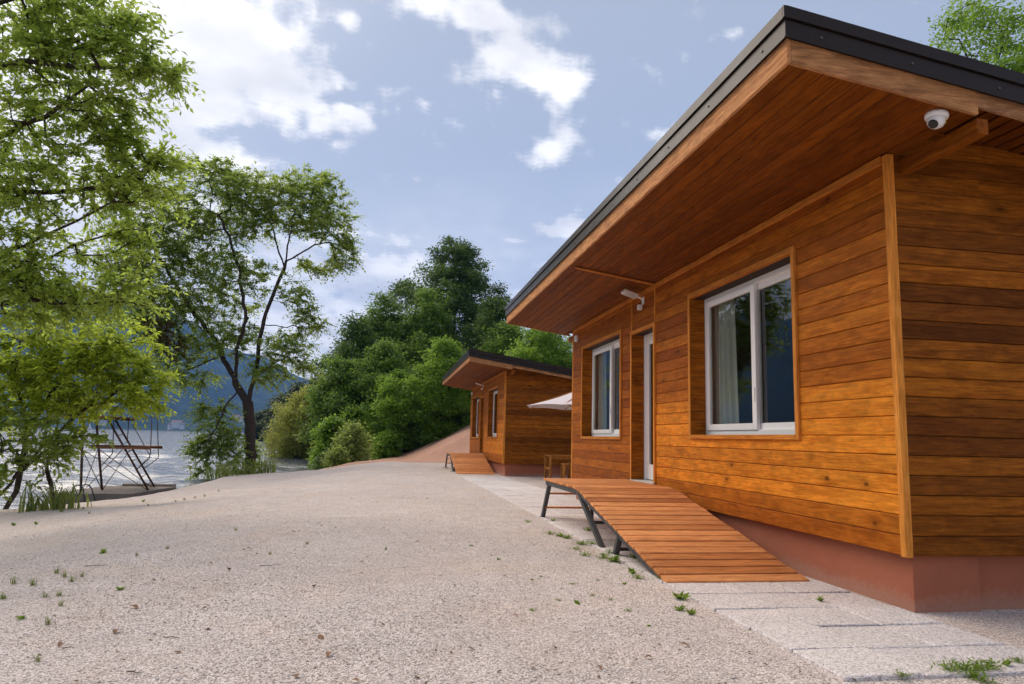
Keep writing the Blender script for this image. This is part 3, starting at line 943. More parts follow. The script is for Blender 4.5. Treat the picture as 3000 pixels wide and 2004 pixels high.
    for ya, yb, yc, yd in ((-OS + .001, -OS + .027, -OS + .016, -OS + .034), (LEN + OS - .027, LEN + OS - .001, LEN + OS - .034, LEN + OS - .016)):
        o = sloped(-OF + .029, .105, ya, yb, zf + .002, .19).build('barge_board', 'fascia_x', roof); o['tint'] = .25
        o = sloped(.107, DEP + .45, yc, yd, zf + .060, .13).build('barge_board', 'fascia_x', roof); o['tint'] = .6
    # metal edge in two steps
    zm = zf + .150
    for ya, yb in ((-OS - .020, 1.60), (1.602, 4.56), (4.562, 7.55), (7.552, LEN + OS + .020)):
        MB().box(-OF - .020, -OF - .003, ya, yb, zm, zm + .112).box(-OF - .026, -OF - .0205, ya, yb, zm - .004, zm + .008).build('metal_edge', 'roof_metal', roof)
        MB().box(-OF - .036, -OF + .03, ya, yb, zm + .118, zm + .192).build('metal_cap', 'roof_metal', roof)
    for ya, yb, s in ((-OS - .020, -OS - .003, -1), (LEN + OS + .003, LEN + OS + .020, 1)):
        sloped(-OF - .002, DEP + .5, ya, yb, zm, .112).build('metal_edge', 'roof_metal', roof)
        ye = (ya - .006, ya - .0005) if s < 0 else (yb + .0005, yb + .006)
        sloped(-OF - .019, DEP + .5, ye[0], ye[1], zm - .006, .012).build('metal_lip', 'roof_metal', roof)
        yc = (ya - .016, yb + .03) if s < 0 else (ya - .03, yb + .016)
        sloped(-OF - .035, DEP + .5, yc[0], yc[1], zm + .118, .074).build('metal_cap', 'roof_metal', roof)
    # roof covering
    zc0 = zm + .178
    sloped(-OF + .031, DEP + .52, -OS + .03, LEN + OS - .03, zc0, .012).build('roof_sheet', 'roof_metal', roof)
    # screws along the metal edge
    sm_ = MB().lathe([(.009, 0), (.009, .004), (.005, .007)], 8).mesh('screw', 'screw_metal')
    for k in range(13):
        o = new_obj('screw', sm_, roof); o.location = (-OF - .020, -OS + .25 + k * .78, zm + .055); o.rotation_euler = (0, -math.pi / 2, 0)
    for k in range(9):
        xk = -OF + .22 + k * .62
        o = new_obj('screw', sm_, roof); o.location = (xk, -OS - .020, zm + .055 - SLOPE * (xk + OF)); o.rotation_euler = (math.pi / 2, 0, 0)
    return c


cabin = build_cabin(None)
tag(cabin, 'brown timber cabin with shed roof and a dome camera under its eave', 'cabin', 'timber cabins by the lake')
cabin2 = copy_tree(cabin)
cabin2.location = (0.04, 17.25, -0.05)
tag(cabin2, 'timber cabin with shed roof behind the patio umbrella, below the wooded hill', 'cabin', 'timber cabins by the lake')
for o in cabin2.children_recursive:
    if 'tint' in o.keys(): o['tint'] = min(1.0, max(0.0, o['tint'] * 0.7 + random.uniform(.05, .3)))


# curtains inside the windows
def curtain(yc, w, z0, z1, label, loc=(0, 0, 0)):
    n = 60
    vs = []; fs = []
    for k in range(n + 1):
        t = k / n
        yy = yc - w / 2 + w * t
        xx = .275 + .022 * math.sin(t * 34) + .012 * math.sin(t * 71 + 1)
        for j in range(9):
            s = j / 8
            vs.append((xx * (1 + .0 * s) + .012 * math.sin(s * 3 + t * 9), yy + (.10 * (1 - s) ** 2) * (t - 0.9), z0 + (z1 - z0) * s))
    for k in range(n):
        for j in range(8):
            a = k * 9 + j
            fs.append((a, a + 9, a + 10, a + 1))
    o = MB().add(vs, fs).build('curtain', 'curtain_cloth', None, True)
    o.location = loc
    tag(o, label, 'curtain')
    r = MB().tube([(.285, yc - w / 2 - .1, z1 + .01), (.285, yc + w / 2 + .1, z1 + .01)], .012, 8).build('curtain_rod', 'white_pvc', o)
    return o


curtain(3.22, .62, .55, 2.93, 'cream curtain hanging inside the large window next to the corner post')
curtain(7.95, .50, .55, 2.93, 'cream curtain hanging inside the window at the far end from the corner post')

# ------------------------------------------------------------------ fittings on the cabins


def wall_light(loc, label):
    e = empty('wall_light', loc)
    tag(e, label, 'light', 'floodlights above the cabin doors')
    MB().rbox(-.012, 0, -.04, .04, -.05, .06, .003).build('mount', 'white_pvc', e)
    MB().bar((-.012, 0, .03), (-.12, 0, .07), .022, .022).build('arm', 'white_pvc', e)
    b = MB(); b.bar((-.105, .0, .06), (-.305, .0, .125), .17, .035); h = b.build('lamp_head', 'camera_white', e)
    MB().bar((-.125, 0, .044), (-.285, 0, .096), .14, .006).build('lens', 'galvanised', h)
    b = MB(); b.rbox(-.085, -.02, -.03, .03, -.13, -.052, .008); b.build('sensor', 'camera_white', e)
    return e


wall_light((-.0002, 5.02, 3.06), 'white floodlight with motion sensor above the door of the cabin with the dome camera')
wall_light((.0398, 17.25 + 5.02, 3.01), 'white floodlight above the door of the cabin behind the umbrella')
for loc, lb in (((-.001, 8.55, 3.0), 'small white box high on the wall of the cabin with the dome camera'),
                ((.039, 17.25 + 8.55, 2.95), 'small white box under the eave at the far end of the cabin behind the umbrella')):
    e = empty('junction_box', loc); tag(e, lb, 'junction box', 'small white boxes on the cabin walls')
    MB().rbox(-.05, 0, -.045, .045, -.06, .06, .008).build('housing', 'camera_white', e)
    MB().rbox(-.056, -.0505, -.035, .035, -.05, .05, .002).build('cover', 'camera_white', e)

# dome camera under the eave
cz = ZT + .004 + .146 * .09
e = empty('security_camera', (-.09, -.585, cz)); tag(e, 'white dome security camera hanging from the soffit near the corner post', 'camera')
e.rotation_euler = (0, math.atan(.146), 0); e.scale = (.88, .88, .88)
MB().lathe([(.078, 0), (.080, -.012), (.078, -.030), (.066, -.036)][::-1], 24).build('base_ring', 'camera_white', e, True)
body = MB().lathe([(.001, -.108), (.030, -.104), (.050, -.090), (.060, -.068), (.062, -.045), (.058, -.036)], 24).build('housing', 'camera_white', e, True)
ldir = Vector((-.62, -.25, -.74)).normalized()
o = MB().lathe([(.034, 0), (.034, .012), (.028, .016)], 20).build('lens', 'lens_black', e, True)
o.location = Vector((0, 0, -.052)) + ldir * .046
o.rotation_euler = ldir.to_track_quat('Z', 'Y').to_euler()
o = MB().rbox(-.0015, .0015, -.014, .014, -.020, .020, .0005).build('sticker', 'sticker_yellow', e)
sdirv = Vector((.75, -.66, 0)).normalized()
o.location = Vector((0, 0, -.055)) + sdirv * .0615
o.rotation_euler = (0, 0, math.atan2(sdirv.y, sdirv.x))


# ------------------------------------------------------------------ ramps
def build_ramp():
    e = empty('ramp', (0, 0, 0))
    X0, X1 = -1.30, -.085
    path = [(5.50, .545), (3.86, .545), (3.62, .520), (1.0, 0.012)]      # y, z of the deck surface
    # cumulative lengths
    seg = [math.hypot(path[i + 1][0] - path[i][0], path[i + 1][1] - path[i][1]) for i in range(3)]
    tot = sum(seg)
    def pt(s):
        for i in range(3):
            if s <= seg[i] or i == 2:
                t = s / seg[i]
                a, b = path[i], path[i + 1]
                return (a[0] + (b[0] - a[0]) * t, a[1] + (b[1] - a[1]) * t, math.atan2(b[1] - a[1], -(b[0] - a[0])))
            s -= seg[i]
    n = int(tot / .152)
    step = tot / n
    sl = [MB().rbox(0, X1 - X0 + dx, -.067, .067, -.028, 0, .005).mesh('slat', 'slat_wood') for dx in (0, .006, -.005)]
    scr = MB().lathe([(.006, 0), (.006, .0015), (.003, .0025)], 8).mesh('screw', 'galvanised')
    for k in range(n):
        yy, zz, an = pt((k + .5) * step)
        o = new_obj('slat', random.choice(sl), e)
        o.location = (X0 + random.uniform(-.004, .004), yy, zz + random.uniform(-.0015, .0015))
        o.rotation_euler = (-an + 0.0 if False else an * -1, 0, random.uniform(-.002, .002))
        o['tint'] = random.choice([.0, .05, .15, .35, .6, .25, .8])
        for xo in (.06, X1 - X0 - .06):
            for yo in (-.036, .036):
                s_ = new_obj('screw', scr, o); s_.location = (xo, yo, 0)
    # steel stringers
    for xs in (X0 + .045, X1 - .045):
        b = MB()
        for i in range(3):
            a, c_ = path[i], path[i + 1]
            drop = .058
            b.bar((xs, a[0] - (.02 if i else .05), a[1] - drop), (xs, c_[0], c_[1] - drop), .04, .06)
        b.build('stringer', 'ramp_steel', e)
    # splayed legs with feet on the ground
    for xs in (X0 + .045, X1 - .045):
        MB().bar((xs, 5.30, .47), (xs - .02, 5.62, -.03), .05, .05).build('leg', 'ramp_steel', e)
        MB().bar((xs, 3.72, .46), (xs, 2.80, -.03), .05, .05, (0, 1, 0)).build('leg', 'ramp_steel', e)
        MB().bar((xs, 2.28, .19), (xs, 2.42, -.03), .05, .05).build('leg', 'ramp_steel', e)
    MB().bar((X0 + .55, 4.95, .48), (X0 + .55, 4.95, -.03), .04, .04, (0, 1, 0)).build('leg', 'ramp_steel', e)
    for (ya, za) in ((5.42, .33), (5.52, .13)):
        MB().rbox(X0 + .03, X1 - .03, ya - .045, ya + .045, za, za + .022, .003).build('step', 'slat_wood', e)['tint'] = .3
    for (ya, za) in ((3.25, .20), (2.37, .05)):
        MB().bar((X0 + .045, ya, za), (X1 - .045, ya, za), .03, .03).build('brace', 'ramp_steel', e)
    return e


ramp = build_ramp()
tag(ramp, 'slatted wooden ramp on dark steel legs at the cabin with the dome camera', 'ramp', 'slatted entrance ramps')
ramp2 = copy_tree(ramp)
ramp2.location = (.04, 17.25, -.05)
tag(ramp2, 'slatted wooden ramp on steel legs below the door of the cabin behind the umbrella', 'ramp', 'slatted entrance ramps')


# ------------------------------------------------------------------ umbrella, table and stools between the cabins
def umbrella(cx_, cy_):
    z0 = hz(cx_, cy_)
    e = empty('patio_umbrella', (cx_, cy_, z0)); tag(e, 'pale square-edged patio umbrella open between the two cabins', 'umbrella')
    R_, zr, za = 1.72, 1.96, 2.55
    n = 8; vs = []; fs = []
    m_ = 6
    ang0 = math.radians(180 + 8)
    for i in range(n):
        a0 = ang0 + 2 * math.pi * i / n; a1 = ang0 + 2 * math.pi * (i + 1) / n
        b0 = len(vs)
        for j in range(m_ + 1):
            t = j / m_
            zz = za + (zr - za) * t - .05 * math.sin(math.pi * t)
            for k in range(5):
                s = k / 4
                x = R_ * t * (math.cos(a0) * (1 - s) + math.cos(a1) * s); yv = R_ * t * (math.sin(a0) * (1 - s) + math.sin(a1) * s)
                vs.append((x, yv, zz + .03 * t * math.sin(math.pi * s)))
        for j in range(m_):
            for k in range(4):
                a = b0 + j * 5 + k
                fs.append((a, a + 5, a + 6, a + 1))
    MB().add(vs, fs).build('canopy', 'canopy_fabric', e, False)
    MB().tube([(0, 0, 0), (0, 0, za + .08)], .024, 12).build('pole', 'table_wood', e)
    for i in range(n):
        a0 = ang0 + 2 * math.pi * i / n
        MB().bar((0, 0, za - .03), (R_ * .98 * math.cos(a0), R_ * .98 * math.sin(a0), zr - .012), .014, .018).build('rib', 'table_wood', e)
        MB().bar((0, 0, 1.75), (R_ * .5 * math.cos(a0), R_ * .5 * math.sin(a0), (za + zr) / 2 - .075), .010, .014).build('strut', 'table_wood', e)
    MB().lathe([(.28, 0), (.28, .05), (.24, .07), (.05, .08), (.04, .3)], 20).build('base', 'pier_concrete', e)
    return e


umbrella(1.62, 13.35)


def table(loc, w, d, h, name, label, back=0.0, seat=None):
    e = empty(name, loc); tag(e, label, 'table' if name == 'table' else 'stool', None if name == 'table' else 'wooden stools at the table')
    t = .03
    for k in range(4):
        o = MB().rbox(-w / 2 + k * w / 4 + .003, -w / 2 + (k + 1) * w / 4 - .003, -d / 2, d / 2, h - t, h, .003).build('top_slat' if name == 'table' else 'seat_slat', 'table_wood', e); o['tint'] = .2
    for sx in (-1, 1):
        for sy in (-1, 1):
            o = MB().rbox(sx * (w / 2 - .035) - .032, sx * (w / 2 - .035) + .032, sy * (d / 2 - .035) - .032, sy * (d / 2 - .035) + .032, 0, h - t, .003).build('leg', 'table_wood', e); o['tint'] = .2
        o = MB().rbox(sx * (w / 2 - .035) - .014, sx * (w / 2 - .035) + .014, -d / 2 + .06, d / 2 - .06, h * .42, h * .42 + .06, .003).build('stretcher', 'table_wood', e); o['tint'] = .3
    for sy in (-1, 1):
        o = MB().rbox(-w / 2 + .06, w / 2 - .06, sy * (d / 2 - .035) - .012, sy * (d / 2 - .035) + .012, h - t - .07, h - t - .005, .003).build('apron', 'table_wood', e); o['tint'] = .3
    return e


table((1.52, 15.98, hz(1.5, 16)), .78, .70, .70, 'table', 'small square wooden table against the side wall of the cabin behind the umbrella')
table((1.62, 15.45, hz(1.6, 15.4)), .34, .34, .48, 'stool', 'low wooden stool in front of the small table')
table((2.12, 15.9, hz(2.1, 15.9)), .34, .34, .48, 'stool', 'wooden stool at the end of the small table, beside the cabin wall')

# ------------------------------------------------------------------ pier, diving tower, bathing rail
PZ = -.74
pier = empty('pier', (-11.2, 18.2, WATER_Z))
tag(pier, 'low concrete pier slab at the water edge under the diving tower', 'pier')
b = MB()
P0 = [(-12.5, 17.55), (-10.6, 17.75), (-10.15, 20.6), (-10.9, 21.0), (-12.35, 20.6)]
n = len(P0)
vs = [(x + 11.2, y_ - 18.2, -1.2) for x, y_ in P0] + [(x + 11.2, y_ - 18.2, PZ - WATER_Z) for x, y_ in P0]
b.add(vs, [tuple(range(n - 1, -1, -1)), tuple(range(n, 2 * n))] + [(i, (i + 1) % n, (i + 1) % n + n, i + n) for i in range(n)]).build('slab', 'pier_concrete', pier)
MB().rbox(-.62, .95, 2.45, 2.75, -.9, .33, .02).build('coping', 'pier_concrete', pier)

TW = empty('diving_tower', (-11.3, 18.9, PZ)); tag(TW, 'rusty steel diving tower with two plank platforms and a ladder', 'diving tower')
def T(p): return (p[0] + 11.3, p[1] - 18.9, p[2] - PZ)
pA, pB = Vector((-12.03, 18.07, PZ)), Vector((-11.81, 19.02, PZ))
def tw(px, py, yy):
    d = direction(px, py); t = (yy - CAM[1]) / d[1]
    return Vector(CAM + d * t)
def t6(x, y_): return (200 + x * 320 / 1568, 1180 + y_ * 320 / 1568)
def tpt(x, y_, yy): return tw(*t6(x, y_), yy)
def strut(name, pts, r, mat='rusty_steel', par=None, n=6):
    return MB().tube([T(p) for p in pts], r, n).build(name, mat, par or TW, True)
strut('post', [pA, tpt(213, 215, 18.1)], .035)
strut('post', [pB, tpt(398, 215, 19.0)], .035)
L1, L2 = Vector((-10.54, 19.09, PZ)), Vector((-10.75, 20.38, PZ))
lt1, lt2 = tpt(590, 270, 19.0), tpt(672, 235, 20.3)
rail1 = strut('ladder_rail', [L1, lt1], .032)
rail2 = strut('ladder_rail', [L2, lt2], .032)
for k in range(8):
    t = (k + .6) / 8.4
    strut('rung', [L1.lerp(lt1, t), L2.lerp(lt2, t)], .012)
top_z = tpt(300, 200, 18.6).z
mid_z = tpt(800, 630, 19.3).z
def plank_deck(name, x0, x1, y0, y1, z, k):
    d = MB().rbox(x0 + 11.3, x1 + 11.3, y0 - 18.9, y0 + .05 - 18.9, z - .065 - PZ, z - .0 - PZ, .004).build(name, 'tower_wood', TW)
    MB().rbox(x0 + 11.3, x1 + 11.3, y1 - .05 - 18.9, y1 - 18.9, z - .065 - PZ, z - PZ, .004).build('edge_beam', 'tower_wood', d)
    w = (y1 - y0) / k
    for i in range(k):
        o = MB().rbox(x0 + 11.31, x1 + 11.29, y0 + i * w + .006 - 18.9, y0 + (i + 1) * w - .006 - 18.9, z + .001 - PZ, z + .030 - PZ, .004).build('plank', 'tower_wood', d); o['tint'] = random.random()
plank_deck('platform', tpt(-150, 200, 18.3).x, tpt(742, 200, 19.0).x, 18.05, 20.35, top_z, 9)
plank_deck('platform', tpt(300, 630, 19.0).x, tpt(1185, 630, 19.0).x, 18.95, 20.2, mid_z, 6)
for a, c_, ya, yb in (((215, 700), (485, 1250), 18.1, 19.0), ((415, 700), (235, 1170), 19.0, 18.1), ((440, 670), (1220, 1230), 19.0, 20.3), ((250, 700), (1130, 1250), 18.1, 19.1),
                      ((780, 670), (470, 1000), 19.6, 19.0), ((470, 1000), (230, 1250), 19.0, 18.1), ((890, 670), (495, 1245), 20.1, 19.0)):
    strut('brace', [tpt(*a, ya), tpt(*c_, yb)], .011)
strut('handrail', [tpt(1040, 905, 19.6), tpt(1165, 800, 19.6), tpt(1180, 720, 19.6), tpt(1195, 320, 19.6), tpt(1195, 215, 19.6), tpt(740, 215, 19.3)], .014)
strut('handrail', [tpt(1090, 940, 20.3), tpt(1285, 800, 20.3), tpt(1295, 760, 20.3), tpt(1280, 300, 20.3), tpt(1278, 215, 20.3), tpt(860, 215, 20.3)], .014)
strut('handrail', [tpt(465, 915, 19.0), tpt(635, 730, 19.3), tpt(640, 660, 19.3), tpt(655, 240, 19.3)], .014)
strut('handrail', [tpt(850, 520, 20.2), tpt(868, 240, 20.2)], .014)
strut('brace', [tpt(920, 310, 20.2), tpt(1175, 760, 20.2), tpt(1000, 945, 19.8)], .013)
for px_ in (215, 400, 500):
    strut('guard_post', [tpt(px_, 205, 18.4), tpt(px_, -40, 18.4)], .014)
strut('guard_rail', [tpt(215, -35, 18.4), tpt(500, -35, 18.4)], .014)

# two hooped rails in front of the pier
for k, (a, b_, c_) in enumerate((((15, 1440), (75, 1215), (150, 1430)), ((235, 1170), (300, 1180), (450, 1415)))):
    pass
rl = empty('bathing_rail', tuple(tpt(200, 1430, 15.8))); tag(rl, 'pair of thin black hooped handrails standing on the shore beside the pier', 'handrail')
base_ = tpt(200, 1430, 15.8)
for yy, pts in ((15.8, [(15, 1445), (45, 1290), (75, 1215), (120, 1180), (180, 1185), (215, 1230), (270, 1430)]), (16.3, [(130, 1430), (165, 1290), (200, 1195), (240, 1168), (295, 1178), (340, 1240), (455, 1425)])):
    q = [tpt(a_, b_, yy) for a_, b_ in pts]
    for i_ in (0, -1): q[i_].z = hz(q[i_].x, q[i_].y) - .05
    MB().tube([p_ - base_ for p_ in q], .017, 8).build('hoop', 'dark_steel', rl, True)

# ------------------------------------------------------------------ trees


def grow(limbs, tips, rng, base_r, tip_r=.006, seg=.35, p=2.3, wob=.06):
    """limbs: polylines (first is the trunk, others attach to the nearest node); tips: Nx3 twig ends"""
    P = []; par = []
    for li, pl in enumerate(limbs):
        pl = np.asarray(pl, float)
        if li == 0:
            last = -1; start = pl[0]
            P.append(start); par.append(-1); last = 0
        else:
            d = np.linalg.norm(np.array(P) - pl[0], axis=1); last = int(np.argmin(d)); start = pl[0]
        prev = P[last]
        for q in pl[1:] if li == 0 else pl:
            L = np.linalg.norm(q - prev)
            k = max(1, int(round(L / seg)))
            a = prev.copy()
            for j in range(1, k + 1):
                t = j / k
                pt = a + (q - a) * t
                if j < k: pt = pt + rng.normal(0, wob * .5, 3)
                P.append(pt); par.append(last); last = len(P) - 1
            prev = P[last]
    tips = np.asarray(tips)
    dirs = np.zeros_like(tips); tipnode = np.zeros(len(tips), int)
    arr = np.array(P)
    cap = len(P) + int(sum(1 for _ in range(1))) + len(tips) * 14
    buf = np.zeros((max(cap, len(P) * 2), 3)); buf[:len(P)] = arr
    n = len(P); par = list(par)
    dmin = np.array([np.min(np.linalg.norm(arr - t, axis=1)) for t in tips])
    for ti in np.argsort(dmin):
        t = tips[ti]
        v = t - buf[:n]
        d = np.linalg.norm(v, axis=1)
        cost = d + 0.55 * np.maximum(0, -(v[:, 2])) + .02
        j = int(np.argmin(cost))
        a = buf[j].copy(); L = d[j]
        k = int(min(12, max(1, round(L / seg))))
        last = j
        sag = rng.normal(0, wob, 3) * L
        for q in range(1, k + 1):
            s = q / k
            pt = a + (t - a) * s + sag * math.sin(math.pi * s) + (np.array([0, 0, .10 * L]) * math.sin(math.pi * s))
            if n >= len(buf): buf = np.concatenate([buf, np.zeros_like(buf)])
            buf[n] = pt; par.append(last); last = n; n += 1
        tipnode[ti] = last
        dd = buf[last] - buf[par[last]]
        dirs[ti] = dd / (np.linalg.norm(dd) + 1e-6)
    P = buf[:n]; par = np.array(par)
    r = np.zeros(n); has = np.zeros(n, bool); acc = np.zeros(n)
    for i in range(n - 1, -1, -1):
        r[i] = tip_r if acc[i] == 0 else acc[i] ** (1 / p)
        if par[i] >= 0: acc[par[i]] += r[i] ** p
    f = base_r / r[0]
    r = np.maximum(r * (f if f < 1 else f ** (np.clip((r - tip_r) / (r[0] - tip_r), 0, 1))), tip_r * .7)
    return P, par, r, dirs


def branch_mesh(P, par, r, name, mat):
    idx = np.where(par >= 0)[0]
    V = []; F = []; base = 0
    A = P[par[idx]]; B = P[idx]; ra = np.minimum(r[par[idx]], r[idx] * 1.35); rb = r[idx]
    d = B - A; d /= (np.linalg.norm(d, axis=1, keepdims=True) + 1e-9)
    ref = np.where(np.abs(d[:, 2:3]) > .9, np.array([[1., 0, 0]]), np.array([[0., 0, 1]]))
    s = np.cross(d, ref); s /= np.linalg.norm(s, axis=1, keepdims=True); u = np.cross(s, d)
    for lo, hi, n in ((0, .02, 4), (.02, .07, 6), (.07, 9, 10)):
        m_ = (rb >= lo) & (rb < hi)
        if not m_.any(): continue
        ang = np.arange(n) * 2 * np.pi / n
        ca, sa = np.cos(ang)[None, :, None], np.sin(ang)[None, :, None]
        ring = s[m_][:, None, :] * ca + u[m_][:, None, :] * sa
        ext = d[m_] * (rb[m_][:, None] * .25)
        va = (A[m_] - ext)[:, None, :] + ring * ra[m_][:, None, None]
        vb = (B[m_] + ext)[:, None, :] + ring * rb[m_][:, None, None]
        vv = np.concatenate([va, vb], 1)
        k = vv.shape[0]
        V.append(vv.reshape(-1, 3))
        b0 = base + np.arange(k)[:, None] * 2 * n
        j = np.arange(n)[None, :]
        q = np.stack([b0 + j, b0 + (j + 1) % n, b0 + n + (j + 1) % n, b0 + n + j], -1)
        F.append(q.reshape(-1, 4)); base += k * 2 * n
    return np_mesh(name, np.concatenate(V), np.concatenate(F), mat, smooth=True)


def unit(v): return v / (np.linalg.norm(v, axis=-1, keepdims=True) + 1e-9)


def leaf_quads(P, A, Nn, ln, wd, fold=.18):
    """diamond leaves, folded on the mid-rib: P base, A axis, Nn rough normal"""
    S = unit(np.cross(A, Nn)); Nn = np.cross(S, A)
    ln = ln[:, None]; wd = wd[:, None]
    mid = P + A * ln * .45
    v = np.stack([P, mid + S * wd * .5 + Nn * wd * fold, P + A * ln, mid - S * wd * .5 + Nn * wd * fold], 1)
    return v.reshape(-1, 3)


def leaf_object(name, verts, mat, parent, tint, kind='stuff'):
    nq = len(verts) // 4
    Q = np.arange(nq * 4).reshape(-1, 4)
    o = new_obj(name, np_mesh(name, verts, Q, mat, tint=np.repeat(tint, 4)), parent)
    if kind: o['kind'] = kind
    return o


def sprays(tips, dirs, rng, k, j, L, leaf, droop=.25, width=.5, outward=.6):
    """k twigs at each tip with j alternate leaves each"""
    n = len(tips)
    R = rng.normal(0, 1, (n, k, 3))
    D_ = unit(unit(R) * (1 - outward) + dirs[:, None, :] * outward * rng.uniform(.3, 1.2, (n, k, 1)))
    D_[..., 2] *= .65
    D_ = unit(D_)
    Ls = L * rng.uniform(.6, 1.3, (n, k, 1, 1))
    t = (np.arange(j) + .5)[None, None, :, None] / j
    start = tips[:, None, None, :] - D_[:, :, None, :] * Ls * .25
    pos_ = start + D_[:, :, None, :] * Ls * t
    pos_ = pos_ - np.array([0, 0, 1.0]) * droop * Ls * t * t
    side = unit(np.cross(D_, np.array([0, 0, 1.0]))[:, :, None, :] * np.where(np.arange(j) % 2 == 0, 1, -1)[None, None, :, None] + rng.normal(0, .35, (n, k, j, 3)))
    ax = unit(side * .75 + D_[:, :, None, :] * .65 + np.array([0, 0, -.35]) + rng.normal(0, .2, (n, k, j, 3)))
    nn_ = unit(np.array([0, 0, 1.0]) + rng.normal(0, .45, (n, k, j, 3)))
    N_ = n * k * j
    ln = leaf * rng.uniform(.65, 1.25, N_)
    v = leaf_quads(pos_.reshape(-1, 3), ax.reshape(-1, 3), nn_.reshape(-1, 3), ln, ln * width)
    return v, (start[:, :, 0, :].reshape(-1, 3), (start[:, :, 0, :] + D_ * Ls[:, :, 0, :] - np.array([0, 0, 1.0]) * droop * Ls[:, :, 0, :]).reshape(-1, 3))


def clumps(tips, rng, n, rad, leaf, flat=.55, width=.6, up=.9):
    k = len(tips)
    off = rng.normal(0, 1, (k, n, 3)) * np.array([1, 1, flat]) * np.asarray(rad).reshape(-1, 1, 1) * .55
    pos_ = (tips[:, None, :] + off)
    ax = unit(unit(off) * .7 + rng.normal(0, .7, (k, n, 3)) * np.array([1, 1, .5]) + np.array([0, 0, -.15]))
    nn_ = unit(np.array([0, 0, up]) + unit(off) * .5 + rng.normal(0, .5, (k, n, 3)))
    N_ = k * n
    ln = leaf * rng.uniform(.6, 1.35, N_)
    return leaf_quads(pos_.reshape(-1, 3), ax.reshape(-1, 3), nn_.reshape(-1, 3), ln, ln * width), off


def lobe_points(lobes, rng, shell=2.4):
    out = []
    for (c, rad, n) in lobes:
        v = unit(rng.normal(0, 1, (n, 3))) * (rng.uniform(0, 1, (n, 1)) ** (1 / shell))
        out.append(np.asarray(c) + v * np.asarray(rad))
    return np.concatenate(out)


def px_lobes(spec, depth_ratio=.8, dens=1.0):
    """(px, py, half width px, half height px, distance, count) -> world ellipsoids"""
    L = []
    for (px, py, rx, ry, dist, n) in spec:
        sx, sy = rx / FPX * dist, ry / FPX * dist
        L.append((at(px, py, dist), (sx, max(sx, sy) * depth_ratio, sy), max(1, int(n * dens))))
    return L


def stem_mesh(S, E_, r=.003):
    n = len(S)
    d = unit(E_ - S); s = unit(np.cross(d, np.array([0.31, .2, .93]))); u = np.cross(d, s)
    rings = [s * r, -.5 * s * r + .87 * u * r, -.5 * s * r - .87 * u * r]
    v = np.stack([S + q for q in rings] + [E_ + q * .4 for q in rings], 1).reshape(-1, 3)
    b = np.arange(n)[:, None] * 6
    f = np.stack([np.concatenate([b + a, b + (a + 1) % 3, b + 3 + (a + 1) % 3, b + 3 + a], 1) for a in range(3)], 1).reshape(-1, 4)
    return v, f


def tree_sprays(name, label, cat_group, base, limbs, lobes, base_r, mat, leaf, k, j, L, seed, stems=True, droop=.25, width=.5, bark='bark', tint_pow=1.0, dead=None):
    g = np.random.default_rng(seed)
    tips = lobe_points(lobes, g)
    P, par, r, dirs = grow(limbs, tips, g, base_r)
    b = np.asarray(base)
    e = empty(name, tuple(b)); tag(e, label, 'tree', cat_group)
    new_obj('trunk', branch_mesh(P - b, par, r, 'trunk', bark), e)
    v, (S, E_) = sprays(tips, dirs, g, k, j, L, leaf, droop, width)
    cl_t = np.repeat(g.uniform(0, 1, len(tips)), k * j)
    tint = np.clip(.55 * cl_t + .45 * g.uniform(0, 1, len(cl_t)), 0, 1) ** tint_pow
    leaf_object('crown', v - b, mat, e, tint)
    if stems:
        sv, sf = stem_mesh(S - b, E_ - b)
        o = new_obj('twigs', np_mesh('twigs', sv, sf, 'twig_bark'), e); o['kind'] = 'stuff'
    return e


# near elm whose trunk stands outside the picture on the left
bA = np.array([-12.1, 5.6, hz(-12.1, 5.6) - .1])
limbsA = [[bA, bA + [0.1, .1, 1.6], bA + [.3, .4, 3.4], bA + [.5, .5, 5.4], bA + [.4, .9, 7.6], bA + [.8, 1.2, 9.4]],
          [bA + [.1, .1, 1.7], at(-260, 960, 12.4), at(0, 890, 12.0), at(250, 890, 11.8), at(360, 882, 11.7)],
          [bA + [.2, .3, 2.6], at(-200, 800, 12.2), at(0, 738, 11.8), at(130, 690, 11.4), at(230, 645, 11.2), at(330, 590, 11.0)],
          [bA + [.3, .4, 3.8], at(-150, 560, 12.0), at(20, 555, 11.6), at(210, 560, 11.3), at(350, 520, 11.0)],
          [bA + [.4, .5, 4.8], at(-160, 450, 11.8), at(20, 392, 11.4), at(130, 345, 11.0), at(205, 290, 10.8), at(260, 250, 10.6)],
          [bA + [.4, .6, 5.6], at(-180, 260, 11.6), at(0, 196, 11.2), at(150, 188, 10.8), at(290, 200, 10.5)],
          [bA + [.4, .7, 6.4], at(-150, 60, 11.6), at(60, -10, 11.0), at(200, -60, 10.6)],
          [bA + [.3, .4, 3.4], bA + [-1.6, -.8, 4.8], bA + [-2.6, -1.4, 6.4]], [bA + [.3, .4, 4.4], bA + [-.2, 2.2, 6.0], bA + [-.6, 3.6, 7.4]],
          [bA + [.4, .5, 5.0], bA + [.2, -1.8, 6.6], bA + [.5, -2.8, 8.0]]]
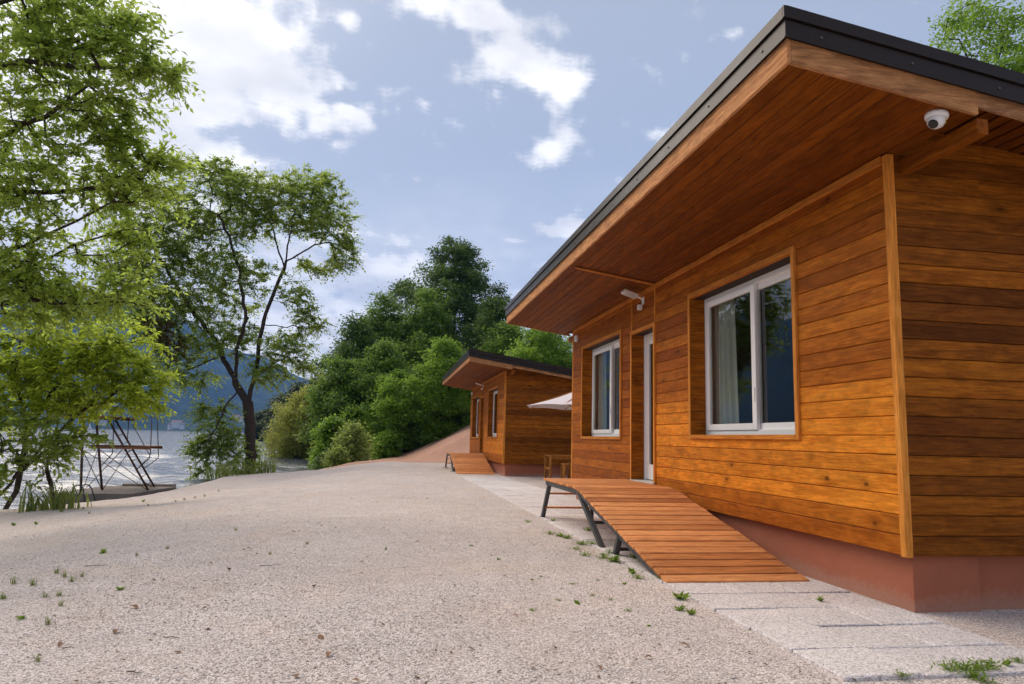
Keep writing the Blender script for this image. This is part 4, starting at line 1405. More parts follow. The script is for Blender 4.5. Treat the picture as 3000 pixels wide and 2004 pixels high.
lobA = px_lobes([(50, 60, 190, 120, 11.2, 46), (230, 30, 150, 60, 10.8, 26), (330, 100, 110, 50, 10.4, 22), (440, 205, 80, 34, 10.2, 16), (500, 225, 40, 18, 10.1, 5), (250, 160, 170, 80, 10.8, 34), (180, 260, 220, 90, 11.0, 48),
                 (320, 320, 60, 45, 10.8, 13), (300, 390, 70, 30, 10.9, 10), (150, 420, 240, 100, 11.2, 58), (380, 455, 110, 36, 11.0, 20), (480, 470, 70, 22, 11.0, 9),
                 (50, 560, 150, 100, 11.4, 34), (250, 540, 190, 65, 11.2, 36), (420, 560, 130, 60, 11.3, 18), (90, 690, 110, 55, 11.6, 20), (60, 790, 100, 50, 11.8, 18), (150, 830, 110, 30, 11.8, 12), (320, 760, 60, 26, 11.4, 5),
                 (70, 900, 140, 45, 12.0, 34), (280, 880, 170, 42, 11.9, 36), (390, 700, 70, 60, 11.6, 14), (380, 820, 70, 40, 11.7, 14), (130, 760, 140, 50, 11.8, 16), (60, 850, 120, 50, 12.0, 16),
                 (-200, 100, 260, 200, 11.8, 50), (-260, 500, 240, 260, 12.2, 60), (-220, 850, 220, 120, 12.2, 26), (0, -180, 350, 140, 11.2, 50)], .75)
lobA += [((bA + [-1.8, -1.0, 6.0]), (1.6, 1.6, 1.5), 40), ((bA + [-.4, 3.0, 7.0]), (1.5, 1.5, 1.4), 34), ((bA + [.4, -2.3, 7.2]), (1.5, 1.5, 1.4), 30), ((bA + [.6, 1.0, 9.4]), (2.0, 2.0, 1.3), 40)]
tree_sprays('elm_tree', 'large leafy elm with long arching branches beside the small yellow-green tree', None, bA, limbsA, [(c_, r_, int(n_ * 1.15)) for c_, r_, n_ in lobA], .115, 'leaf_elm', .088, 4, 10, .45, 3)

# small lime-leaved tree in front of the diving tower
bB = np.array([-11.35, 12.3, 0.0]); bB[2] = hz(bB[0], bB[1]) - .08
limbsB = [[bB, at(48, 1440, 17.9), at(62, 1370, 17.8), at(75, 1300, 17.7), at(70, 1200, 17.6)],
          [at(62, 1372, 17.8), at(140, 1290, 17.3), at(260, 1190, 16.8), at(380, 1130, 16.4)],
          [at(72, 1280, 17.7), at(150, 1150, 17.3), at(250, 1060, 16.9), at(340, 1000, 16.7)],
          [at(70, 1210, 17.6), at(40, 1100, 17.5), at(60, 1000, 17.3)]]
lobB = px_lobes([(330, 1010, 120, 70, 16.7, 40), (200, 1050, 150, 80, 17.0, 46), (410, 1110, 80, 45, 16.4, 20), (60, 1090, 110, 110, 17.5, 44), (270, 1150, 150, 55, 16.8, 34), (380, 1170, 90, 30, 16.4, 12), (120, 1180, 130, 60, 17.3, 30), (-60, 1150, 120, 140, 17.8, 36), (100, 970, 100, 50, 17.2, 20)], .7)
tree_sprays('lime_tree', 'small yellow-green tree leaning over the rusty diving tower', None, bB, limbsB, [(c_, r_, int(n_ * 1.4)) for c_, r_, n_ in lobB], .055, 'leaf_lime', .125, 5, 9, .50, 5, droop=.2, width=.46)
# dark undergrowth tree with ivy stem
bD = np.array([-11.6, 11.6, 0.0]); bD[2] = hz(bD[0], bD[1]) - .08
limbsD = [[bD, at(30, 1420, 17.2), at(58, 1340, 17.0)], [at(40, 1400, 17.1), at(120, 1330, 16.8), at(200, 1290, 16.5)]]
lobD = px_lobes([(70, 1250, 120, 50, 16.9, 30), (170, 1290, 90, 34, 16.5, 16), (230, 1280, 60, 20, 16.3, 7), (60, 1340, 90, 40, 17.0, 16), (150, 1340, 80, 24, 16.6, 8), (20, 1400, 60, 40, 17.1, 9)], .7)
tree_sprays('shore_sapling', 'dark green sapling with drooping leaves at the water edge left of the pier', None, bD, limbsD, lobD, .03, 'leaf_shore', .12, 4, 7, .36, 6, droop=.35, width=.55)
# dead ivy-wrapped stake
q0 = at(160, 1465, 17.5); q0[2] = hz(q0[0], q0[1]) - .06
e = empty('dead_stump', tuple(q0)); tag(e, 'thin dead stem wrapped in brown leaves at the shore behind the iris leaves', 'stump')
st = [Vector(at(*p_, 17.5)) - Vector(q0) for p_ in ((160, 1465), (152, 1430), (143, 1400), (137, 1375), (140, 1352))]
st[0] = Vector((0, 0, 0))
MB().tube(st, [.05, .04, .045, .035, .02], 8).build('stem', 'bark', e, True)
g = np.random.default_rng(8)
tp_ = np.array([[*s_] for s_ in st])[np.repeat(np.arange(5), 26)] + g.normal(0, .06, (130, 3))
leaf_object('dry_leaves', leaf_quads(tp_, unit(g.normal(0, 1, (130, 3))), unit(g.normal(0, 1, (130, 3))), g.uniform(.05, .1, 130), g.uniform(.03, .06, 130)), 'leaf_brown', e, g.uniform(0, 1, 130))

# shore tree with forked trunk
dC = 34.5
bC = at(735, 1372, dC); bC[2] = hz(bC[0], bC[1]) - .15
c_at = lambda px, py, dd=0.0: at(px, py, dC + dd)
limbsC = [[bC, c_at(733, 1290), c_at(729, 1220), c_at(726, 1182), c_at(742, 1120), c_at(756, 1050, -.4), c_at(764, 980, -.6), c_at(778, 920, -.6), c_at(800, 865, -.5), c_at(822, 810, -.3), c_at(838, 765, 0)],
          [c_at(727, 1184), c_at(700, 1140, .3), c_at(676, 1090, .5), c_at(650, 1040, .8), c_at(636, 1000, 1), c_at(600, 960, 1.2), c_at(560, 905, 1.5)],
          [c_at(690, 1115, .4), c_at(694, 1060, 0), c_at(700, 1000, -.4), c_at(725, 930, -.8), c_at(706, 860, -1)],
          [c_at(700, 1140, .3), c_at(660, 1190, -.2), c_at(640, 1235, -.7), c_at(610, 1290, -1.1)],
          [c_at(838, 765), c_at(870, 748, .3), c_at(905, 728, .7), c_at(950, 700, 1.2)], [c_at(838, 765), c_at(842, 720, -.2), c_at(855, 670, -.6), c_at(880, 620, -1)],
          [c_at(832, 780), c_at(812, 720, .5), c_at(800, 670, .9), c_at(770, 610, 1.2)], [c_at(720, 935, -.8), c_at(700, 780, -.2), c_at(672, 690, .2), c_at(640, 630, .6)],
          [c_at(560, 905, 1.5), c_at(520, 840, 1.9), c_at(470, 760, 2)], [c_at(650, 1040, .8), c_at(560, 1080, 1.6), c_at(500, 1090, 2)],
          [c_at(770, 950, -.6), c_at(840, 960, -1.4), c_at(890, 930, -2)], [c_at(745, 1110), c_at(810, 1060, -1), c_at(860, 1040, -1.6)]]
lobC = px_lobes([(640, 505, 110, 34, 35.5, 40), (760, 560, 110, 50, 34.5, 42), (900, 545, 110, 50, 35, 44), (960, 640, 80, 70, 35.5, 44), (1010, 730, 48, 55, 35.5, 22), (840, 640, 130, 60, 34.5, 50), (700, 640, 120, 70, 35.5, 48),
                 (570, 620, 110, 80, 36, 46), (590, 760, 120, 60, 36, 36), (470, 740, 120, 110, 36.5, 52), (720, 800, 110, 60, 34.5, 34), (940, 780, 70, 26, 35, 14), (860, 870, 50, 50, 33.8, 14), (900, 940, 46, 46, 33.4, 17), (840, 1020, 70, 50, 33.6, 26),
                 (890, 1080, 40, 26, 33.6, 7), (620, 900, 130, 60, 35.8, 44), (490, 920, 120, 80, 36.5, 46), (700, 990, 90, 50, 34.6, 28), (580, 1010, 100, 50, 35.8, 28), (560, 1110, 70, 40, 36.2, 16), (470, 1050, 80, 60, 36.6, 20), (780, 1090, 60, 50, 34, 18),
                 (640, 1200, 60, 40, 34.4, 15), (600, 1300, 55, 55, 33.9, 26), (660, 1270, 50, 45, 34.2, 17), (590, 1370, 24, 20, 33.8, 4), (690, 1340, 40, 24, 34, 8), (740, 1340, 26, 50, 34.6, 10), (380, 830, 90, 110, 36.8, 30), (400, 660, 90, 70, 36.8, 26), (430, 560, 100, 60, 36.6, 24), (340, 740, 90, 80, 36.8, 24), (420, 900, 80, 90, 36.6, 26), (520, 700, 100, 80, 36.2, 30), (520, 830, 100, 60, 36.2, 26)], .75)
tree_sprays('shore_tree', 'tall forked tree with dark trunk standing alone on the shore beside iris clumps', None, bC, limbsC, [(c_, r_, int(n_ * 2.0)) for c_, r_, n_ in lobC], .24, 'leaf_shore', .135, 6, 9, .70, 9, droop=.3, width=.55)
g = np.random.default_rng(10)
lob = px_lobes([(480, 960, 60, 45, 35.0, 40), (500, 1010, 40, 50, 35.0, 20)], .6)
tpz = lobe_points(lob, g)
ob_v, _ = sprays(tpz, unit(g.normal(0, 1, tpz.shape)), g, 4, 7, .5, .14, .3, .5)
shore_root = [o for o in bpy.data.objects if o.name == 'shore_tree'][0]
leaf_object('withered_leaves', ob_v - bC, 'leaf_brown', shore_root, g.uniform(0, 1, len(ob_v) // 4))['label'] = 'withered brown leaves'


# ---------------- wooded hillside
def hill_tree(name, label, px, py_base, py_top, half_px, dist, mat, seed, shape='round', nclump=190, per=70, leaf=.17, rad=.75, grow_leaf=1.15, group='trees on the wooded hill', lift=.12, trunk_vis=.25, base_r=.16, tint_pow=1.0, lean=0.0, flat=.55, squash=1.0):
    g = np.random.default_rng(seed)
    top = at(px, py_top, dist)
    base = at(px, py_base, dist)
    x, y_ = base[0], base[1]
    zb = hz(x, y_) - .2
    H = top[2] - zb
    Rw = half_px / FPX * dist
    b = np.array([x, y_, zb])
    # clump centres fill a lumpy body of revolution
    def width(u):
        if shape == 'cone': return (1 - u) ** .75 + .04
        if shape == 'dome': return np.minimum(1, np.sqrt(np.maximum(0.004, 1 - u)) * 1.9)
        if shape == 'bush': return np.sqrt(np.maximum(0.03, 1 - (u * 1.0) ** 2.2))
        return np.sin(np.pi * (0.14 + .83 * u)) ** .7
    uu = g.uniform(0, 1, nclump * 4)
    uu = uu[g.uniform(0, 1, nclump * 4) < width(uu)][:nclump]
    aa_ = g.uniform(0, 2 * np.pi, len(uu))
    f1, f2, f3 = g.uniform(0, 6.28, 3)
    lump = 1 + .17 * np.sin(3 * aa_ + f1 + 6 * uu) + .15 * np.sin(5 * aa_ + f2 - 11 * uu) + .10 * np.sin(17 * uu + f3) + .10 * np.sin(11 * aa_ + 9 * uu + f1)
    lump = lump * np.where(g.uniform(0, 1, len(uu)) < .14, g.uniform(1.05, 1.32, len(uu)), 1)
    rr_ = (Rw * width(uu) * lump - rad * .45) * g.uniform(0, 1, len(uu)) ** .45
    zz_ = zb + lift * H + (H * (1 - lift) - rad * .3) * uu
    tips = np.stack([x + np.maximum(rr_, 0) * np.cos(aa_) + lean * H * uu, y_ + np.maximum(rr_, 0) * np.sin(aa_) * squash, zz_], 1)
    limbs = [[b, b + [lean * H * .2, 0, H * .25], b + [lean * H * .5, 0, H * .55], b + [lean * H * .8, 0, H * .85]]]
    P, par, r, dirs = grow(limbs, tips, g, base_r, .012, .8)
    e = empty(name, tuple(b)); tag(e, label, 'tree' if 'bush' not in name and 'shrub' not in name else 'bush', group)
    new_obj('trunk', branch_mesh(P - b, par, r, 'trunk', 'bark'), e)
    v, off = clumps(tips, g, int(per * 1.6), rad * .82 * g.uniform(.65, 1.2, len(tips)), leaf * grow_leaf, flat)
    per = int(per * 1.6)
    ct = np.repeat(g.uniform(0, 1, len(tips)), per)
    tint = np.clip(.7 * ct + .3 * g.uniform(0, 1, len(ct)), 0, 1) ** tint_pow
    leaf_object('crown', v - b, mat, e, tint)
    return e


HT = hill_tree
HT('tall_tree', 'tall dark pointed tree rising highest from the wooded hill', 1322, 1200, 668, 140, 66, 'leaf_dark', 21, 'dome', 520, 95, .20, .85, base_r=.3, lift=.05)
HT('robinia_tree', 'broad dark robinia crown below the tall pointed tree', 1240, 1180, 835, 120, 60, 'leaf_robinia', 22, 'round', 190, 80, .21, .95)
HT('robinia_tree', 'rounded robinia crown on the left shoulder of the hill', 1110, 1200, 850, 110, 62, 'leaf_robinia', 23, 'round', 190, 80, .21, .95, tint_pow=1.3)
HT('robinia_tree', 'rounded dark green tree on the lower left slope of the hill above the willow', 1020, 1260, 915, 100, 58, 'leaf_dark', 24, 'round', 180, 80, .2, .9, tint_pow=.7)
HT('robinia_tree', 'dense green tree right behind the yellow-green willow', 985, 1320, 1035, 90, 54, 'leaf_robinia', 25, 'round', 170, 80, .19, .85)
HT('robinia_tree', 'dark tree at the right shoulder of the hill beside the tall pointed tree', 1440, 1240, 850, 90, 58, 'leaf_dark', 26, 'round', 170, 80, .2, .9)
HT('robinia_tree', 'green tree between the bright young robinia and the dark slope trees', 1120, 1310, 990, 90, 52, 'leaf_robinia', 27, 'round', 170, 80, .18, .85)
HT('young_robinia', 'bright green young robinia with feathery leaves beside the roof of the umbrella cabin', 1290, 1300, 985, 95, 48, 'leaf_bright', 28, 'round', 190, 80, .15, .7, lift=.02)
HT('young_robinia', 'bright green robinia bush standing over the red earth track', 1150, 1330, 1080, 105, 49, 'leaf_bright', 29, 'round', 190, 80, .15, .65, lift=.0, tint_pow=1.3)
HT('young_robinia', 'fresh green robinia crown above the cabin behind the umbrella roof', 1580, 1150, 950, 105, 48, 'leaf_bright', 30, 'round', 190, 80, .16, .75)
HT('robinia_tree', 'green tree behind the roof of the cabin behind the umbrella at the hill edge', 1480, 1170, 940, 90, 55, 'leaf_robinia', 31, 'round', 150, 80, .18, .8)
HT('robinia_tree', 'dark tree low on the slope right of the bright robinia', 1370, 1270, 1020, 70, 52, 'leaf_dark', 32, 'round', 150, 70, .16, .7)
HT('tall_tree', 'pointed tree alone far up the slope behind the two cabins', 1602, 1100, 768, 60, 85, 'leaf_dark', 33, 'cone', 160, 60, .28, 1.0)
HT('robinia_tree', 'green tree between hill shoulder and tall pointed tree, high on the slope', 1180, 1150, 800, 90, 72, 'leaf_dark', 34, 'round', 160, 80, .22, 1.0)
HT('willow_bush', 'yellow-green willow bush hanging over the water', 895, 1335, 1135, 90, 60, 'leaf_willow', 35, 'round', 230, 80, .15, .6, lift=.0, flat=1.0, squash=.8)
HT('willow_bush', 'low yellow-green willow branches spreading over the lake', 845, 1325, 1215, 55, 62, 'leaf_willow', 36, 'bush', 110, 70, .13, .5, lift=.0, flat=1.0)
HT('leafy_bush', 'broad-leaved green bush at the water between willow and pale bush', 965, 1378, 1215, 55, 43, 'leaf_bright', 37, 'bush', 130, 60, .17, .5, lift=.0)
HT('feathery_bush', 'pale green feathery bush beside the red earth track', 1030, 1368, 1245, 48, 39, 'leaf_bush', 38, 'bush', 120, 70, .13, .45, lift=.0, flat=1.2)
HT('feathery_bush', 'low pale bush at the corner of gravel and red earth', 985, 1375, 1310, 36, 37, 'leaf_bush', 39, 'bush', 60, 60, .12, .35, lift=.0, flat=1.0)
HT('dark_shrub', 'dark shrub at the water edge in front of the leafy bush', 955, 1385, 1315, 40, 38, 'leaf_dark', 40, 'bush', 60, 60, .12, .35, lift=.0)
HT('undergrowth_bush', 'dark undergrowth along the upper edge of the red earth track', 1240, 1305, 1225, 60, 48, 'leaf_robinia', 41, 'bush', 90, 60, .13, .45, lift=.0)
HT('undergrowth_bush', 'shaded bush beside the cabin behind the umbrella wall on the earth slope', 1330, 1275, 1190, 45, 50, 'leaf_dark', 42, 'bush', 80, 60, .13, .45, lift=.0)
HT('undergrowth_bush', 'small green bush in front of the bright robinia on the track edge', 1130, 1330, 1265, 50, 47, 'leaf_bright', 43, 'bush', 80, 60, .12, .4, lift=.0)
for k, (px, pb, pt_, hw, dd) in enumerate(((820, 1290, 1150, 50, 150), (870, 1290, 1120, 55, 135), (775, 1285, 1195, 40, 190), (920, 1300, 1100, 60, 110), (850, 1290, 1205, 60, 125))):
    HT('distant_tree', ['dark tree at the point of the far wooded shore', 'tall dark tree behind the willow on the far shore', 'last small tree where the far shore meets the lake', 'dark tree above the willow at the hill foot', 'low dark tree between taller ones on the far wooded shore'][k],
       px, pb, pt_, hw, dd, 'leaf_far', 60 + k, 'round', 110, 60, .42, 1.7, group='trees on the far shore', lift=.0, base_r=.25)

# big robinia on the slope above the cabin with the dome camera
HT('slope_robinia', 'feathery robinia crown standing above the dark roof edge', 2860, 420, -150, 265, 27, 'leaf_bright', 71, 'round', 420, 90, .13, .62, group='robinias above the near roof', lift=.2, tint_pow=1.1, grow_leaf=.85)
HT('slope_robinia', 'second robinia behind the roof with paler feathery leaves', 3060, 420, 60, 200, 25, 'leaf_bright', 72, 'round', 300, 90, .13, .6, group='robinias above the near roof', lift=.1, grow_leaf=.85)


# ------------------------------------------------------------------ grasses, weeds, leaf litter
def blades(rng, n, h, spread, width, lean=.5, base_spread=.15):
    V = []; tint = []
    for i in range(n):
        a = rng.uniform(0, 2 * math.pi)
        bx, by = rng.normal(0, base_spread, 2)
        hh = h * rng.uniform(.55, 1.1); ln = lean * rng.uniform(.2, 1.2)
        w = width * rng.uniform(.7, 1.2)
        side = np.array([-math.sin(a), math.cos(a), 0]); dr = np.array([math.cos(a), math.sin(a), 0])
        prev = None; t_ = rng.uniform(0, 1)
        K = 5
        pts = []
        for k in range(K + 1):
            s = k / K
            c_ = np.array([bx, by, 0]) + dr * (ln * hh * s * s) + np.array([0, 0, hh * (s - .25 * ln * s ** 3)])
            wk = w * (1 - s) ** .6 * (.6 + .4 * min(1, s * 4)) * .5
            pts.append((c_ - side * wk, c_ + side * wk))
        for k in range(K):
            V += [pts[k][0], pts[k][1], pts[k + 1][1], pts[k + 1][0]]; tint.append(t_)
    return np.array(V), np.array(tint)


def iris(px, py, dist, n, h, label, seed, bs=.18, lean=.55):
    p_ = at(px, py, dist); p_[2] = hz(p_[0], p_[1]) - .03
    g = np.random.default_rng(seed)
    v, t_ = blades(g, int(n * 1.6), h, .3, .040, lean * 1.6, bs)
    e = empty('iris_clump', tuple(p_)); tag(e, label, 'plant', 'iris clumps on the shore')
    leaf_object('leaves', v, 'grass_blade', e, t_)


iris(640, 1410, 31, 60, .85, 'long-leaved iris clump in the grass left of the forked shore tree', 1, .35)
iris(690, 1395, 32, 60, .80, 'pale iris clump right at the foot of the forked shore tree', 2, .4)
iris(780, 1385, 32.5, 46, .95, 'upright iris clump on the right side of the forked shore tree', 3, .22, .35)
iris(170, 1478, 16.6, 46, .62, 'iris clump with bent leaves beside the black hooped handrails', 4, .2)
iris(110, 1482, 16.8, 26, .5, 'small iris clump at the foot of the dark sapling', 5, .18)
iris(735, 1390, 32, 50, .45, 'short grass tuft in front of the forked tree trunk', 6, .35)

weed_meshes = {'rosette': [], 'grass': [], 'broad': [], 'patch': []}
for s_i in range(4):
    g = np.random.default_rng(200 + s_i)
    n = 34
    a = g.uniform(0, 2 * np.pi, n); ti = g.uniform(.12, 1.15, n)
    A_ = np.stack([np.cos(a) * np.cos(ti), np.sin(a) * np.cos(ti), np.sin(ti)], 1)
    ln = g.uniform(.035, .12, n)
    st_ = np.stack([g.normal(0, .012, n), g.normal(0, .012, n), g.uniform(0, .012, n)], 1)
    v1_ = leaf_quads(st_, A_, np.tile([[0, 0, 1.]], (n, 1)) + g.normal(0, .3, (n, 3)), ln, ln * g.uniform(.22, .42, n))
    weed_meshes['rosette'].append(np_mesh('weed', v1_, np.arange(n * 4).reshape(-1, 4), 'weed_leaf', tint=np.repeat(g.uniform(0, 1, n), 4)))
    n = 70
    rr_ = np.abs(g.normal(0, .055, n)); a = g.uniform(0, 2 * np.pi, n)
    Pq = np.stack([rr_ * np.cos(a), rr_ * np.sin(a), g.uniform(.006, .045, n)], 1)
    A_ = unit(np.stack([np.cos(a), np.sin(a), g.uniform(-.2, .9, n)], 1) + g.normal(0, .5, (n, 3)))
    ln = g.uniform(.014, .034, n)
    lv_ = leaf_quads(Pq, A_, np.tile([[0, 0, 1.]], (n, 1)) + g.normal(0, .35, (n, 3)), ln, ln * g.uniform(.4, .75, n))
    root = np.zeros((n, 3)); sd_ = unit(np.cross(Pq, np.array([0, 0, 1.]))) * .0012
    sv_ = np.stack([root - sd_, root + sd_, Pq + sd_, Pq - sd_], 1).reshape(-1, 3)
    vv_ = np.concatenate([lv_, sv_])
    weed_meshes['patch'].append(np_mesh('weed', vv_, np.arange(len(vv_)).reshape(-1, 4), 'weed_leaf', tint=np.repeat(g.uniform(0, 1, 2 * n), 4)))
    v2_, t2_ = blades(g, 26, .12, .1, .006, 1.1, .014)
    weed_meshes['grass'].append(np_mesh('weed', v2_, np.arange(len(v2_)).reshape(-1, 4), 'grass_blade', tint=np.repeat(t2_, 4)))
    n = 9
    a = g.uniform(0, 2 * np.pi, n); ti = g.uniform(.3, 1.2, n)
    A_ = np.stack([np.cos(a) * np.cos(ti), np.sin(a) * np.cos(ti), np.sin(ti)], 1)
    ln = g.uniform(.05, .10, n)
    v3_ = leaf_quads(np.stack([g.normal(0, .003, n), g.normal(0, .003, n), g.uniform(0, .004, n)], 1), A_, np.tile([[0, 0, 1.]], (n, 1)) + g.normal(0, .3, (n, 3)), ln, ln * g.uniform(.55, .8, n))
    weed_meshes['broad'].append(np_mesh('weed', v3_, np.arange(n * 4).reshape(-1, 4), 'weed_leaf', tint=np.repeat(g.uniform(0, 1, n), 4)))


def ground_hit(px, py):
    d = direction(px, py)
    t = (0 - CAM[2]) / d[2] if d[2] < -1e-4 else 60
    for _ in range(30):
        p_ = CAM + d * t
        err = p_[2] - hz(p_[0], p_[1])
        t += err / max(.02, -d[2]) * .7
    return CAM + d * t


def weed(px, py, s, label, group, kind='rosette'):
    p_ = ground_hit(px, py)
    z = p_[2]
    if -1.31 < p_[0] < .03 and p_[1] > -1.19: z = 0.0 - .045 * float(sm((p_[1] - 9) / 7))
    o = new_obj('weed', random.choice(weed_meshes[kind]))
    o.location = (p_[0], p_[1], z - .004)
    s *= .62
    o.scale = (s, s, s * random.uniform(.7, 1.1)); o.rotation_euler = (0, 0, random.uniform(0, 6.28))
    tag(o, label, 'weed', group)


RW = [(1610, 1565, 1.3), (1640, 1572, 1.5), (1660, 1577, 1.2), (1725, 1560, 1.6), (1700, 1595, 1.7), (1735, 1598, 1.4), (1715, 1628, 1.3), (1770, 1636, 1.6), (1800, 1645, 1.7), (1860, 1640, 1.3), (1885, 1650, 1.3), (1850, 1680, 1.2), (1870, 1695, 1.2), (1935, 1700, 1.2), (1545, 1530, 1.0), (1620, 1530, .9), (1690, 1610, 1.1), (1785, 1625, 1.1)]
for (px, py, s) in RW: weed(px, py, s, 'green weed in the gravel beside the legs of the ramp at the dome-camera cabin', 'weeds beside the long ramp', random.choice(['patch', 'patch', 'rosette', 'broad', 'patch']))
for (px, py, s) in [(1560, 1700, .5), (1585, 1690, .55), (1680, 1712, .6), (1690, 1770, .7), (1735, 1745, .55), (1790, 1758, .5), (1830, 1712, .6), (1640, 1760, .5), (1755, 1700, .5), (1560, 1790, .6), (1840, 1790, .6), (1900, 1835, .5), (1460, 1640, .6), (1380, 1600, .6)]:
    weed(px, py, s, 'tiny green weed in the gravel a step away from the ramp at the dome-camera cabin', 'tiny weeds near the long ramp', random.choice(['patch', 'broad', 'patch']))
for (px, py, s) in [(1995, 1755, 1.3), (2405, 1768, .8), (1990, 1788, .8), (2025, 1800, .7)]: weed(px, py, s, 'weed sprouting at the slab paving by the foot of the ramp at the dome-camera cabin', 'weeds at the slab paving')
for (px, py, s) in [(2790, 1975, 1.3), (2820, 1970, 1.5), (2850, 1985, 1.4), (2870, 1972, 1.3), (2900, 1968, 1.3), (2640, 1990, .9), (2950, 1960, .9), (2880, 1998, 1.0), (2985, 1950, .9)]: weed(px, py, s, 'weed along the front edge of the slab paving', 'weeds along the slab edge', random.choice(['patch', 'patch', 'broad']))
for (px, py, s) in [(40, 1540, 1.3), (105, 1537, 1.1), (245, 1490, 1.3), (420, 1470, 1.2), (515, 1470, 1.0), (540, 1465, 1.0), (435, 1482, 1.1), (300, 1622, 1.0), (350, 1728, 1.0), (60, 1815, .8), (180, 1500, 1.1)]:
    weed(px, py, s, 'broad-leaved green weed on the open gravel towards the shore', 'broad-leaved weeds on the open gravel', 'broad')
for (px, py, s) in [(490, 1608, .9), (690, 1555, .9), (400, 1628, .8), (175, 1745, 1.0), (180, 1775, .8), (10, 1755, 1.2), (40, 1710, 1.2), (140, 1830, 1.0), (110, 1938, .8), (260, 1505, 1.0), (350, 1460, 1.0), (190, 1690, 1.2), (95, 1715, 1.1), (240, 1690, .9), (210, 1705, 1.1), (130, 1750, 1.0), (165, 1680, 1.0), (900, 1595, .8), (790, 1625, .7), (600, 1455, 1.3), (640, 1440, 1.4), (570, 1460, 1.1), (1130, 1610, .7)]:
    weed(px, py, s, 'thin pale grass tuft on the open gravel towards the shore', 'grass tufts on the open gravel', 'grass')
for (px, py, s) in [(1310, 1375, 1.6), (1322, 1382, 1.3), (1300, 1372, 1.2)]: weed(px, py, s, 'weed tuft at the ramp leg of the cabin behind the umbrella', 'weeds at the far ramp', 'patch')

# fallen leaves and twigs
lf = []
for s in range(3):
    g = np.random.default_rng(300 + s)
    nseg = 7; vs = []; fs = []
    for k in range(nseg + 1):
        t = k / nseg; w = math.sin(math.pi * min(1, t * 1.02)) ** .8 * .5
        zc_ = .16 * math.sin(t * 3.1 + s) + .02
        vs += [(t - .5, -w * .55, zc_ + .16 * w), (t - .5, 0, zc_), (t - .5, w * .55, zc_ + .18 * w)]
    for k in range(nseg):
        a_ = k * 3
        fs += [(a_, a_ + 3, a_ + 4, a_ + 1), (a_ + 1, a_ + 4, a_ + 5, a_ + 2)]
    lf.append(MB().add(vs, fs).mesh('fallen_leaf', 'dry_leaf', True))
for (px, py) in [(395, 1782), (175, 1893), (600, 1787), (630, 1913), (520, 1913), (670, 1670), (715, 1614), (615, 1655), (965, 1922), (1040, 2000), (610, 1845), (340, 1855), (1510, 1805), (2010, 1895), (1760, 1960), (1120, 1830), (1300, 1760), (1380, 1905), (940, 1870), (730, 1610), (860, 1560), (1060, 1650), (450, 1700), (920, 1720), (1220, 1985), (1900, 1930), (2420, 1962), (1480, 1690), (1560, 1960), (870, 1985)]:
    p_ = ground_hit(px, py)
    o = new_obj('fallen_leaf', random.choice(lf)); s = random.uniform(.035, .06)
    o.location = (p_[0], p_[1], p_[2] + .006); o.scale = (s, s, s); o.rotation_euler = (random.uniform(-.2, .2), random.uniform(-.2, .2), random.uniform(0, 6.28))
    tag(o, 'dry brown fallen leaf lying on the open gravel', 'leaf', 'fallen leaves on the gravel')
for (px, py, L_) in [(500, 1870, .09), (395, 1975, .08), (280, 1660, .16), (200, 1902, .06), (780, 1660, .09)]:
    p_ = ground_hit(px, py)
    a = random.uniform(-.5, .5)
    pts = [(L_ * (k / 5 - .5) * math.cos(a) + random.uniform(-.006, .006), L_ * (k / 5 - .5) * math.sin(a) + random.uniform(-.01, .01), .006 + random.uniform(0, .006)) for k in range(6)]
    o = MB().tube(pts, [.0026, .0025, .0022, .002, .0018, .0012], 6).build('fallen_twig', 'twig_bark')
    o.location = tuple(p_); tag(o, 'thin dry twig lying on the open gravel', 'twig', 'fallen twigs on the gravel')

# loose pebbles lying proud on the gravel near the camera
g = np.random.default_rng(77)
NP = 95000
rr = 2.4 + 17 * g.uniform(0, 1, NP) ** 2.1
aa = g.uniform(math.radians(-30), math.radians(46), NP)
X = CAM[0] + rr * np.sin(aa); Y = CAM[1] + rr * np.cos(aa)
keep = ~((X > -1.34) & (Y > -1.2)) & (X - np.interp(Y, SHORE_Y, SHORE_X) > 1.0)
X, Y = X[keep], Y[keep]; NP = len(X)
Z = terrain(X, Y)
S = g.uniform(.003, .0062, NP) * np.where(g.uniform(0, 1, NP) > .97, 1.7, 1)
octv = np.array([[1, 0, 0], [0, 1, 0], [-1, 0, 0], [0, -1, 0], [0, 0, .7], [0, 0, -.5]])
tri = np.array([[0, 1, 4], [1, 2, 4], [2, 3, 4], [3, 0, 4], [1, 0, 5], [2, 1, 5], [3, 2, 5], [0, 3, 5]])
V = octv[None] * g.uniform(.6, 1.3, (NP, 6, 3))
an = g.uniform(0, 6.28, NP); ca, sa = np.cos(an)[:, None], np.sin(an)[:, None]
V = np.stack([V[..., 0] * ca - V[..., 1] * sa, V[..., 0] * sa + V[..., 1] * ca, V[..., 2]], -1) * S[:, None, None]
V = V + np.stack([X, Y, Z + S * .3], -1)[:, None, :]
peb = new_obj('pebbles', np_mesh('pebbles', V.reshape(-1, 3), None, 'pebbles', tint=np.repeat(g.uniform(0, 1, NP), 6), tris=(np.arange(NP)[:, None, None] * 6 + tri[None]).reshape(-1, 3)))
tag(peb, 'loose pale limestone pebbles scattered over the gravel', 'gravel', kind='stuff')

